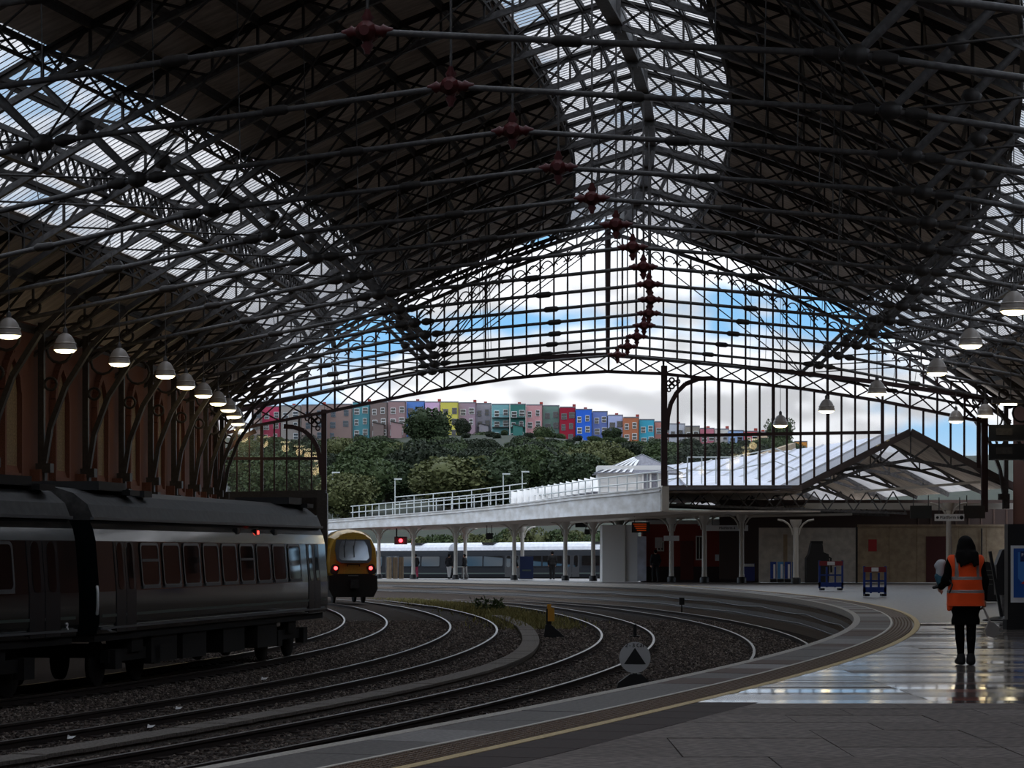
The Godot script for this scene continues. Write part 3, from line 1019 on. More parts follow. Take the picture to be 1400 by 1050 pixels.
func bogie(parent: Node3D, z: float) -> void:
	var b := MB.new()
	b.box(Vector3(1.02, 0.55, z), Vector3(0.16, 0.22, 3.0)).box(Vector3(-1.02, 0.55, z), Vector3(0.16, 0.22, 3.0)).box(Vector3(0, 0.6, z), Vector3(2.0, 0.25, 0.6))
	for q in [-1.2, 1.2]:
		b.box(Vector3(1.1, 0.5, z + q), Vector3(0.2, 0.36, 0.4))
	b.box(Vector3(1.08, 0.75, z), Vector3(0.2, 0.3, 0.7))
	var o := part("bogie", b, M.under, parent)
	for q in [-1.2, 1.2]:
		for s in [-0.75, 0.75]:
			var xf := Transform3D(Basis(Vector3.BACK, PI / 2), Vector3(s, 0.42, z + q))
			part("wheel", MB.new().lathe([Vector2(0.01, -0.06), Vector2(0.42, -0.06), Vector2(0.42, 0.06), Vector2(0.01, 0.06)], 18, xf), M.under, o)
func diesel_car(label: String, near: Vector3, far: Vector3, number: String) -> Node3D:
	var t := thing("train_carriage", label, "carriage", "dark green train carriages standing by the wall")
	var l := near.distance_to(far)
	var h := l / 2
	car_place(t, near, far)
	var body := MB.new()
	body.prism(car_section(), -h, h)
	part("body", body, M.train_green, t)
	var r := part("carriage_roof", MB.new().prism(roof_section(), -h + 0.05, h - 0.05), M.train_roof, t)
	part("gutter", MB.new().box(Vector3(1.22, 3.05, 0), Vector3(0.06, 0.05, l)).box(Vector3(-1.22, 3.05, 0), Vector3(0.06, 0.05, l)), M.train_trim, r)
	for q in [[h - 2.0, 1.6], [-h + 1.6, 1.2]]:
		part("roof_vent", MB.new().box(Vector3(0.3, 3.66, q[0]), Vector3(1.3, 0.16, q[1])).box(Vector3(0.55, 3.56, q[0] - 0.9), Vector3(1.1, 0.1, 0.6)), M.black, r)
	part("roof_vent", MB.new().box(Vector3(0.8, 3.56, h - 3.9), Vector3(0.5, 0.12, 0.5)), M.black, r)
	# nine windows between the doors
	for k in 9:
		window_unit(t, h - 3.1 - k * (l - 6.3) / 8.0, 1.84, 2.58, 0.76 * (l - 6.3) / 8.0, k == 0 or k == 5, M.train_trim)
	door_unit(t, h - 1.55, 1.2)
	door_unit(t, -h + 1.35, 1.2)
	part("stripe", MB.new().box(Vector3(SIDE + 0.004, 1.32, 0), Vector3(0.01, 0.05, l - 0.3)), M.train_stripe, t)
	part("stripe", MB.new().box(Vector3(SIDE + 0.003, 1.1, 0), Vector3(0.03, 0.04, l - 0.2)), M.train_trim, t)
	for q in [-2.6, -1.0, 0.6]:
		part("marker_light", MB.new().box(Vector3(1.235, 2.9, q - 1.5), Vector3(0.06, 0.13, 0.2)), M.black, t)
	part("side_lamp", MB.new().box(Vector3(1.27, 2.88, -2.5), Vector3(0.04, 0.08, 0.08)), glow(rgb(255, 70, 60), 0.8), t)
	var sole := MB.new().box(Vector3(0, 0.93, 0), Vector3(2.5, 0.14, l - 0.1))
	for q in [-3.6, -0.8, 2.2, 4.3]:
		sole.box(Vector3(0.75, 0.62, q), Vector3(0.9, 0.55, 1.7))
	part("underframe", sole, M.under, t)
	bogie(t, h - 2.8)
	bogie(t, -h + 2.8)
	for s in [-1.0, 1.0]:
		part("gangway", MB.new().box(Vector3(0, 2.2, s * (h + 0.12)), Vector3(1.3, 2.3, 0.3)), M.rubber, t)
		part("coupler", MB.new().box(Vector3(0, 1.0, s * (h + 0.15)), Vector3(0.3, 0.3, 0.5)), M.under, t)
	part("grab_rail", MB.new().tube([Vector3(1.32, 1.35, h + 0.02), Vector3(1.36, 1.5, h + 0.1), Vector3(1.36, 1.75, h + 0.1), Vector3(1.32, 1.85, h + 0.02)], 0.025, 6), M.white_board, t)
	if number:
		text(t, number, 0.17, Vector3(SIDE + 0.01, 1.16, -h + 0.5), Basis(Vector3(0, 0, -1), Vector3.UP, Vector3(1, 0, 0)), M.white_board)
	return t
func yellow_train(near: Vector3, far: Vector3) -> void:
	var t := thing("express_train", "express train with bright yellow cab front and glowing red tail lamps", "train")
	car_place(t, near, far)
	var l := near.distance_to(far)
	var h := l / 2
	part("body", MB.new().prism(car_section(), -h, h - 1.4), M.train_grey, t)
	part("carriage_roof", MB.new().prism(roof_section(), -h, h - 1.4), M.silver_roof, t)
	# cab: rings shrinking towards the front
	var ring := func(k: float) -> PackedVector2Array:
		var p := PackedVector2Array()
		for q in [[-1.12, 1.15], [1.12, 1.15], [1.3, 1.45], [1.36, 2.0], [1.3, 2.75], [1.05, 3.25], [0.6, 3.55], [0.0, 3.66], [-0.6, 3.55], [-1.05, 3.25], [-1.3, 2.75], [-1.36, 2.0], [-1.3, 1.45]]:
			p.append(Vector2(q[0] * (1.0 - 0.14 * k * k), 2.1 + (q[1] - 2.1) * (1.0 - 0.1 * k * k)))
		return p
	var cab := MB.new()
	var steps := [0.0, 0.35, 0.65, 0.85, 1.0]
	for i in 4:
		var a: PackedVector2Array = ring.call(steps[i])
		var b: PackedVector2Array = ring.call(steps[i + 1])
		for j in a.size():
			var m := (j + 1) % a.size()
			var z0: float = h - 1.4 + 1.3 * steps[i]
			var z1: float = h - 1.4 + 1.3 * steps[i + 1]
			cab.quad(Vector3(a[j].x, a[j].y, z0), Vector3(a[m].x, a[m].y, z0), Vector3(b[m].x, b[m].y, z1), Vector3(b[j].x, b[j].y, z1))
	var e: PackedVector2Array = ring.call(1.0)
	cab.prism(e, h - 0.12, h - 0.09)
	part("cab", cab, M.yellow, t)
	var fx := Transform3D(Basis(Vector3.RIGHT, -0.3), Vector3(0, 2.62, h + 0.02))
	var top := PackedVector2Array([Vector2(-0.86, -0.52), Vector2(-0.7, -0.68), Vector2(0.7, -0.68), Vector2(0.86, -0.52), Vector2(0.92, 0.0), Vector2(0.84, 0.5), Vector2(0.62, 0.78), Vector2(0.25, 0.9), Vector2(-0.25, 0.9), Vector2(-0.62, 0.78), Vector2(-0.84, 0.5), Vector2(-0.92, 0.0)])
	var su := part("screen_surround", MB.new().prism(top, -0.04, 0.05, fx), plain(rgb(64, 64, 68), 0.4), t, "dark grey windscreen surround")
	part("windscreen", MB.new().prism(PackedVector2Array([Vector2(-0.62, -0.56), Vector2(0.62, -0.56), Vector2(0.75, -0.42), Vector2(0.7, 0.15), Vector2(0.56, 0.45), Vector2(-0.56, 0.45), Vector2(-0.7, 0.15), Vector2(-0.75, -0.42)]), 0.04, 0.065, fx), M.windscreen, su)
	for q in [-0.45, 0.02]:
		part("wiper", MB.new().bar(fx * Vector3(q + 0.1, 0.55, 0.09), fx * Vector3(q - 0.02, 0.0, 0.09), 0.03, 0.03).bar(fx * Vector3(q - 0.02, 0.2, 0.09), fx * Vector3(q - 0.02, -0.4, 0.09), 0.05, 0.03), M.black, su)
	part("marker_lamp", MB.new().ball(fx * Vector3(0, 0.66, 0.05), Vector3(0.1, 0.1, 0.04), 10), M.white_board, su)
	for s in [-1.0, 1.0]:
		var hx := Transform3D(Basis(Vector3.BACK, s * 0.35), Vector3(s * 0.92, 1.66, h - 0.08))
		var hl := part("lamp_cluster", MB.new().prism(oval(0.4, 0.5, 0.14), -0.03, 0.06, hx), M.black, t)
		part("tail_lamp", MB.new().ball(hx * Vector3(-s * 0.02, 0.08, 0.06), Vector3(0.1, 0.09, 0.05), 10), M.red_lamp, hl, "glowing red tail lamp")
		var ol := OmniLight3D.new()
		ol.name = "tail_glow"
		ol.light_color = rgb(255, 50, 50)
		ol.light_energy = 0.004
		ol.light_size = 0.08
		ol.omni_range = 20.0
		ol.shadow_enabled = true
		ol.position = hx * Vector3(-s * 0.02, 0.08, 0.22)
		t.add_child(ol)
	part("nose_skirt", MB.new().prism(PackedVector2Array([Vector2(-1.02, 0.3), Vector2(1.02, 0.3), Vector2(1.22, 0.7), Vector2(1.2, 1.35), Vector2(0.75, 1.45), Vector2(-0.75, 1.45), Vector2(-1.2, 1.35), Vector2(-1.22, 0.7)]), h - 1.6, h - 0.02), M.under, t)
	part("coupler", MB.new().box(Vector3(0, 0.95, h + 0.15), Vector3(0.4, 0.4, 0.5)), M.black, t)
	part("grille", MB.new().box(Vector3(0, 1.36, h), Vector3(0.5, 0.05, 0.04)), M.train_trim, t)
	part("step_rail", MB.new().box(Vector3(0, 1.92, h + 0.02), Vector3(0.62, 0.04, 0.04)).box(Vector3(0.3, 1.86, h + 0.01), Vector3(0.04, 0.1, 0.04)).box(Vector3(-0.3, 1.86, h + 0.01), Vector3(0.04, 0.1, 0.04)), M.black, t)
	bogie(t, h - 2.6)
	bogie(t, -h + 3.4)
func far_car(label: String, near: Vector3, far: Vector3) -> void:
	var t := thing("suburban_carriage", label, "carriage", "grey carriages beyond the far platform")
	car_place(t, near, far)
	var h := near.distance_to(far) / 2
	part("body", MB.new().prism(car_section(), -h, h), M.train_grey, t)
	part("carriage_roof", MB.new().prism(roof_section(), -h, h), M.silver_roof, t)
	for q in [-0.3, 0.32]:
		part("roof_vent", MB.new().box(Vector3(0.6, 3.58, q * 2 * h), Vector3(0.8, 0.14, 1.0)), M.black, t)
	for k in 8:
		var z := lerpf(-h + 1.6, h - 1.6, k / 7.0)
		if k in [2, 5]:
			door_unit(t, z, 1.3)
		else:
			window_unit(t, z, 1.85, 2.6, 1.7, false, M.train_grey)
	part("stripe", MB.new().box(Vector3(SIDE + 0.004, 1.3, 0), Vector3(0.01, 0.08, 2 * h)), M.train_stripe, t)
	part("underframe", MB.new().box(Vector3(0, 0.7, 0), Vector3(2.2, 0.6, 2 * h - 1.0)), M.under, t)
	bogie(t, h - 3.0)
	bogie(t, -h + 3.0)
func build_trains() -> void:
	var d := func(z: float) -> Vector3:
		return off(z, 14.0, RAIL)
	# off() shifts the depth with the offset; search the edge depth whose track point lies at the wanted depth
	var at := func(want: float) -> Vector3:
		var z := want
		for i in 8:
			z += want + d.call(z).z
		return d.call(z)
	diesel_car("dark green train carriage with nine reflective windows, standing beside the brick wall", at.call(46.7), at.call(64.0), "")
	diesel_car("dark green train carriage coupled behind the one with reflective windows", at.call(26.0), at.call(45.9), "3")
	yellow_train(W(-7.8, RAIL + ground(130), 129.5), W(-13.2, RAIL + ground(150), 151.0))
	var a := W(9.5, RAIL + ground(190), 196)
	var b := W(-4.2, RAIL + ground(205), 203)
	var c := W(-17.5, RAIL + ground(215), 212)
	far_car("grey carriage with pale roof beyond the far platform, beside the white panel", b + (a - b).normalized() * 0.5, a)
	far_car("grey carriage with pale roof beyond the far platform, beside the yellow fronted train", c, b)

# ---------- lamps, canopy, platform furniture
func lamp(at: Vector3, top: float, label: String, group: String) -> void:
	var t := thing("pendant_lamp", label, "lamp", group, at)
	part("shade", MB.new().lathe([Vector2(0.335, 0.0), Vector2(0.345, 0.05), Vector2(0.325, 0.13), Vector2(0.27, 0.28), Vector2(0.19, 0.4), Vector2(0.1, 0.46), Vector2(0.05, 0.48)], 20), M.lamp_shade, t)
	part("rim", MB.new().lathe([Vector2(0.34, -0.03), Vector2(0.355, -0.02), Vector2(0.355, 0.02), Vector2(0.345, 0.03)], 20), M.lamp_band, t)
	part("rib_ring", MB.new().lathe([Vector2(0.32, 0.15), Vector2(0.335, 0.16), Vector2(0.33, 0.18), Vector2(0.31, 0.19)], 20), M.lamp_band, t)
	part("lens", MB.new().lathe([Vector2(0.02, -0.13), Vector2(0.14, -0.125), Vector2(0.25, -0.1), Vector2(0.32, -0.04), Vector2(0.33, -0.02)], 20), M.lamp_lens, t, "glowing warm white lens")
	part("cap", MB.new().lathe([Vector2(0.07, 0.46), Vector2(0.07, 0.6), Vector2(0.02, 0.66)], 10), M.grey_iron, t)
	part("suspension_rod", MB.new().tube([Vector3(0, 0.6, 0), Vector3(0, top - at.y, 0)], 0.014, 5, false), M.grey_iron, t)
	var o := OmniLight3D.new()
	o.name = "lamp_light"
	o.light_color = rgb(255, 226, 170)
	o.light_energy = 0.1
	o.light_size = 0.2
	o.omni_range = 90.0
	o.omni_attenuation = 2.0
	o.shadow_enabled = true
	o.position = Vector3(0, -0.4, 0)
	t.add_child(o)
func build_lamps() -> void:
	for i in 11:
		var z := [73.2, 78.4, 84.1, 90.0, 95.9, 101.2, 106.6, 111.5, 116.8, 123.4, 129.2][i] as float
		var px := [12.0, 89.0, 163.0, 226.0, 254.0, 278.0, 298.0, 312.0, 320.0, 325.0, 329.0][i] as float
		var x := (px - 700.0) * z / F
		var d := x - axis_at(z).x
		lamp(W(x, 7.55, z), roof_h(d) + 0.03, "domed pendant lamp with glowing lens hanging in the row along the brick wall", "pendant lamps along the brick wall")
	for q in [[1386, 424, 65.5], [1327, 471, 76], [1281, 509, 88], [1199, 537, 99], [1130, 561, 111], [1067, 581, 123], [1307, 575, 120], [1347, 567, 114]]:
		var at := P(q[0], q[1], q[2])
		var side: bool = q[0] > 1300 and q[1] > 550
		lamp(at, roof_h(at.x - axis_at(q[2]).x) + 0.03, "domed pendant lamp hanging near the dark display boards by the wall" if side else "domed pendant lamp hanging over the platform before the glazed screen", "pendant lamps by the display boards" if side else "pendant lamps over the platform")
func column(px: float, base_z: float, top_h: float, label: String, group := "columns under the platform canopy") -> void:
	var y := ground(base_z)
	var t := thing("canopy_column", label, "column", group, W((px - 700.0) * base_z / F, y, base_z))
	var h := top_h - y
	part("shaft", MB.new().lathe([Vector2(0.15, 0.3), Vector2(0.13, 0.5), Vector2(0.12, h - 0.5), Vector2(0.16, h - 0.42), Vector2(0.13, h - 0.36)], 12), M.column, t)
	part("base", MB.new().lathe([Vector2(0.24, 0), Vector2(0.24, 0.26), Vector2(0.17, 0.32)], 12), M.black, t)
	part("capital", MB.new().lathe([Vector2(0.14, h - 0.4), Vector2(0.26, h - 0.2), Vector2(0.3, h)], 12), M.canopy_paint, t)
	for s in [-1.0, 1.0]:
		var pts := []
		for k in 5:
			var a := PI / 2 * k / 4
			pts.append(Vector3(s * (0.14 + 0.75 * (1 - cos(a))), h - 0.75 + 0.75 * sin(a), 0))
		part("bracket", MB.new().tube(pts, 0.05, 5), M.canopy_paint, t)
func fascia_off(z: float) -> float:
	return -1.2 - 1.5 * (1.0 - smoothstep(127.0, 144.0, z))
func railing(called: String, label: String, pts: Array, h: float, gap: float) -> void:
	var t := thing(called, label, "railing")
	for y in [h, h * 0.55]:
		var up := Vector3(0, y, 0)
		var q := []
		for p in pts:
			q.append(p + up)
		part("rail", MB.new().tube(q, 0.035, 5), M.rail_white, t)
	var left := 0.0
	for i in pts.size() - 1:
		var l: float = pts[i].distance_to(pts[i + 1])
		while left < l:
			var p: Vector3 = pts[i].lerp(pts[i + 1], left / l)
			part("post", MB.new().tube([p, p + Vector3(0, h, 0)], 0.035, 5), M.rail_white, t)
			left += gap
		left -= l
func build_canopy() -> void:
	var t := thing("platform_canopy", "long curved platform canopy with weathered white fascia and dark underside", "canopy")
	var n := 24
	var fas := []
	for i in n + 1:
		var z := lerpf(128.6, 192.0, i / float(n))
		var u := i / float(n)
		var f := frame(z, fascia_off(z), 0)
		fas.append([f, 3.56, 3.56 + lerpf(1.17, 0.66, u)])
	var a := MB.new()
	var lip := MB.new()
	var deck := MB.new()
	var soffit := MB.new()
	for i in n:
		var f: Transform3D = fas[i][0]
		var g: Transform3D = fas[i + 1][0]
		var p := [Vector3(0, fas[i][1], 0), Vector3(0.12, fas[i][1], 0), Vector3(0.12, fas[i][2], 0), Vector3(0, fas[i][2], 0)]
		var q := [Vector3(0, fas[i + 1][1], 0), Vector3(0.12, fas[i + 1][1], 0), Vector3(0.12, fas[i + 1][2], 0), Vector3(0, fas[i + 1][2], 0)]
		a.hexa([f * p[0], f * p[1], g * q[1], g * q[0], f * p[3], f * p[2], g * q[2], g * q[3]])
		for y in [0.0, -0.16]:
			var up := Vector3(0, y, 0)
			lip.bar(f * (p[3] + up), g * (q[3] + up), 0.14, 0.06)
		deck.slab(f * p[2], f * (p[2] + Vector3(7.0, 0.1, 0)), g * (q[2] + Vector3(7.0, 0.1, 0)), g * q[2], 0.12)
		soffit.slab(f * (p[1] + Vector3(0, 0.06, 0)), f * (p[1] + Vector3(8.0, 0.06, 0)), g * (q[1] + Vector3(8.0, 0.06, 0)), g * (q[1] + Vector3(0, 0.06, 0)), 0.08)
	part("fascia", a, M.fascia, t, "weathered white fascia board")
	part("fascia_moulding", lip, M.fascia, t)
	part("deck", deck, M.slate, t)
	part("soffit", soffit, M.board, t)
	# end bay under the screen: beam, lattice girders
	part("end_beam", MB.new().bar(P(906, 667, 130.4), P(1096, 667, 130.4), 0.35, 0.26), plain(rgb(110, 98, 92), 0.7), t)
	part("end_cap", MB.new().box(P(909, 682, 129.2), Vector3(0.35, 1.2, 1.0)), M.canopy_paint, t)
	part("end_board", MB.new().slab(P(906, 671, 130.6), P(1096, 671, 130.6), P(1096, 671, 130.6) + Vector3(0, 0, -26), P(906, 671, 130.6) + Vector3(-3, 0, -26), 0.1), M.board, t)
	for q in [[0.0, 0], [6.0, 1]]:
		var o := Vector3(0, 0, -q[0])
		var lo := MB.new().bar(P(915, 690, 131) + o, P(1240, 702, 131) + o, 0.1, 0.12)
		for k in 9:
			var x0 := 915.0 + 36.0 * k
			lo.bar(P(x0, on_line([[915, 690], [1240, 702]], x0), 131) + o, P(x0 + 18, 672, 131) + o, 0.06, 0.06)
			lo.bar(P(x0 + 18, 672, 131) + o, P(x0 + 36, on_line([[915, 690], [1240, 702]], x0 + 36), 131) + o, 0.06, 0.06)
		part("lattice_girder", lo, M.grey_iron, t)
	for q in [[780, 714, 972, 702, 134], [1020, 706, 1165, 703, 133], [1168, 673, 1340, 659, 128.5]]:
		part("cable_tray", MB.new().bar(P(q[0], q[1], q[4]), P(q[2], q[3], q[4]), 0.12, 0.12), M.column, t)
	# railing along the canopy roof
	var pts := []
	for i in 25:
		var z := lerpf(129.5, 190.0, i / 24.0)
		pts.append(frame(z, fascia_off(z) - 1.6, 0) * Vector3(0, 3.56 + lerpf(1.17, 0.66, i / 24.0), 0))
	railing("roof_railing", "pale tubular railing along the roof of the curved canopy", pts, 1.0, 1.45)
	var p2 := []
	for q in [[540, 703], [640, 694], [720, 684]]:
		p2.append(P(q[0], q[1], 178))
	railing("roof_railing", "second pale railing standing behind the canopy railing before the bushes", p2, 1.15, 1.3)
	var p3 := []
	for q in [[940, 664], [1000, 664], [1060, 652], [1090, 664]]:
		p3.append(P(q[0], q[1], 139))
	railing("roof_railing", "pale railing on the flat roof behind the glazed screen", p3, 1.5, 0.75)
	# north-light panels
	for k in 14:
		var x0 := 700.0 + k * 8.4
		var z := 158.0 - k * 0.8
		var b := P(x0 + 4, 690 - k * 1.4, z)
		var s := thing("rooflight", "small white sloping rooflight in a saw-tooth row on the canopy roof", "rooflight", "white rooflights on the canopy roof", b)
		part("panel", MB.new().slab(Vector3(-0.22, 0, 0.4), Vector3(0.2, 0, 0.4), Vector3(0.2, 0.75, -1.2), Vector3(-0.22, 0.85, -1.2), 0.06), M.white_paint, s)
		part("upstand", MB.new().box(Vector3(0, 0.2, -1.2), Vector3(0.4, 1.1, 0.06)), M.slate, s)
	# hipped hut
	var hut := thing("rooftop_hut", "white boarded hut with hipped grey roof standing above the canopy", "hut", "", P(862, 672, 152))
	part("walls", MB.new().box(Vector3(0.1, 0.5, -1.5), Vector3(4.0, 2.0, 3.0)), M.white_paint, hut)
	for k in 6:
		part("board", MB.new().box(Vector3(-0.6 + 0.1, -0.3 + k * 0.28, 0.02), Vector3(2.5, 0.03, 0.04)), M.white_board, hut)
	part("hut_window", MB.new().box(Vector3(1.15, 0.4, 0.03), Vector3(0.9, 1.2, 0.08)), M.slate, hut)
	for q in [0.7, 1.15, 1.6]:
		part("window_bar", MB.new().box(Vector3(q, 0.4, 0.08), Vector3(0.1, 1.3, 0.05)), M.white_paint, hut)
	var rf := MB.new()
	var e := [Vector3(-2.1, 1.05, 0.3), Vector3(3.0, 1.05, 0.3), Vector3(3.0, 1.05, -3.3), Vector3(-2.1, 1.05, -3.3)]
	var ap := Vector3(0.75, 2.2, -1.5)
	for k in 4:
		rf.tri(e[k], e[(k + 1) % 4], ap)
	rf.quad(e[3], e[2], e[1], e[0])
	var ro := part("hipped_roof", rf, M.slate, hut)
	for k in 5:
		part("rooflight_strip", MB.new().bar(Vector3(-1.7 + 0.42 * k, 1.1, 0.3), Vector3(-1.7 + 0.42 * k, 1.1, 0.3).lerp(ap, 0.8 - 0.04 * k) + Vector3(0, 0.04, 0.03), 0.16, 0.03), M.white_board, ro)
	for k in 4:
		part("hip_roll", MB.new().bar(e[k], ap, 0.07, 0.06), M.train_trim, ro)
	# gabled canopy to the right
	var g := thing("gabled_canopy", "steep gabled platform roof with iron trusses and pale sheet covering", "canopy")
	var shift := func(z: float) -> float:
		return (edge_at(z).x - edge_at(131.0).x) * 0.75
	var L := P(1095, 663, 131)
	var A := P(1245, 587, 131)
	var R := P(1388, 662, 131)
	for k in 10:
		var z0 := 131.0 + k * 5.2
		var z1 := z0 + 5.2
		var o0 := Vector3(shift.call(z0), ground(z0), 131.0 - z0)
		var o1 := Vector3(shift.call(z1), ground(z1), 131.0 - z1)
		part("roof_slope", MB.new().slab(L + o0, A + o0, A + o1, L + o1, 0.1), M.metal_roof if k > 0 else M.slate, g)
		if k % 2 == 0:
			part("roof_slope", MB.new().slab(A + o0, R + o0, R + o1, A + o1, 0.1), M.board, g)
		else:
			var gl := MB.new()
			gl.slab(A + o0, R + o0, R + o1, A + o1, 0.05)
			part("roof_slope", gl, M.sheet, g)
		part("seam", MB.new().bar(L + o0 + Vector3(0, 0.05, 0), A + o0 + Vector3(0, 0.05, 0), 0.08, 0.08), M.fascia if k else M.slate, g)
		# trusses
		var tr := MB.new()
		var lo := []
		for q in [[1095, 672], [1140, 655], [1190, 636], [1245, 627], [1300, 636], [1350, 652], [1388, 668]]:
			lo.append(P(q[0], q[1], 131) + o0)
		for i in lo.size() - 1:
			tr.bar(lo[i], lo[i + 1], 0.1, 0.16)
		var hi := []
		for q in [[1095, 667], [1118, 655], [1140, 644], [1165, 631], [1190, 618], [1217, 604], [1245, 591], [1273, 606], [1300, 620], [1325, 633], [1350, 645], [1370, 656], [1388, 666]]:
			hi.append(P(q[0], q[1], 131) + o0)
		for i in hi.size() - 1:
			tr.bar(hi[i], hi[i + 1], 0.14, 0.2)
			tr.bar(hi[i], lo[i / 2] if i % 2 == 0 else lo[(i + 1) / 2], 0.06, 0.1)
			if i % 2 == 1:
				tr.bar(hi[i], lo[(i - 1) / 2], 0.06, 0.1)
		part("gable_truss", tr, M.grey_iron, g)
	part("barge_board", MB.new().bar(P(1092, 668, 130.8), P(1245, 590, 130.8), 0.16, 0.32).bar(P(1245, 590, 130.8), P(1390, 667, 130.8), 0.16, 0.32), plain(rgb(92, 80, 76), 0.7), g)
	part("soffit", MB.new().slab(P(1100, 690, 134), P(1390, 690, 134), P(1390, 690, 134) + Vector3(0, 0, -40), P(1100, 690, 134) + Vector3(-8, 0, -40), 0.1), M.board, g)
	part("eaves_beam", MB.new().bar(P(1100, 692, 131.5), P(1392, 692, 131.5), 0.2, 0.3), M.column, g)
	# flat pale roofs between, beyond the screen
	var fl := thing("station_roof", "low tan and white station roof beyond the glazed screen", "roof")
	part("roof_sheet", MB.new().slab(P(940, 664, 136), P(1096, 664, 136), P(1096, 640, 168), P(925, 650, 168), 0.1), M.metal_roof, fl)
	part("parapet", MB.new().bar(P(985, 650, 165), P(1085, 616, 190), 0.3, 1.1), M.hoarding_tan, fl)
	part("roof_pane", MB.new().slab(P(1010, 660, 145), P(1060, 655, 145), P(1090, 625, 180), P(1035, 632, 180), 0.05), M.white_paint, fl)
func sign_board(called: String, label: String, c: Vector3, s: Vector2, m: Material, words: String, hang: float) -> Node3D:
	var t := thing(called, label, "sign", "", c)
	part("board", MB.new().box(Vector3.ZERO, Vector3(s.x, s.y, 0.08)), m, t)
	for q in [-0.35, 0.35]:
		part("hanger", MB.new().tube([Vector3(q * s.x, s.y / 2, 0), Vector3(q * s.x, s.y / 2 + hang, 0)], 0.025, 5), M.iron, t)
	if words:
		text(t, words, s.y * 0.42, Vector3(0, 0, 0.045), Basis(), M.black)
	return t
func barrier(px: float, py: float, w: float, h: float, z: float, label: String, turn := 0.0) -> void:
	var t := thing("works_barrier", label, "barrier", "", W((px - 700.0) * z / F, ground(z), z), turn)
	for s in [-1.0, 1.0]:
		part("end_post", MB.new().box(Vector3(s * (w / 2 - 0.04), h / 2 + 0.05, 0), Vector3(0.08, h - 0.05, 0.06)), M.barrier_blue, t)
		part("foot", MB.new().box(Vector3(s * w * 0.36, 0.04, 0), Vector3(0.16, 0.08, 0.5)), M.rubber, t)
	for k in 2:
		part("upright", MB.new().box(Vector3((k - 0.5) * w * 0.34, h * 0.45, 0), Vector3(0.07, h * 0.7, 0.05)), M.barrier_blue, t)
	part("rail", MB.new().box(Vector3(0, 0.22, 0), Vector3(w, 0.18, 0.06)), M.barrier_blue, t)
	part("rail", MB.new().box(Vector3(0, h * 0.52, 0), Vector3(w, 0.06, 0.05)), M.barrier_blue, t)
	var top := part("top_panel", MB.new().box(Vector3(0, h - 0.09, 0.01), Vector3(w * 0.94, 0.18, 0.07)), M.barrier_red, t)
	part("white_plate", MB.new().box(Vector3(0, h - 0.09, 0.05), Vector3(w * 0.3, 0.14, 0.02)), M.white_board, top)
	var _py := py
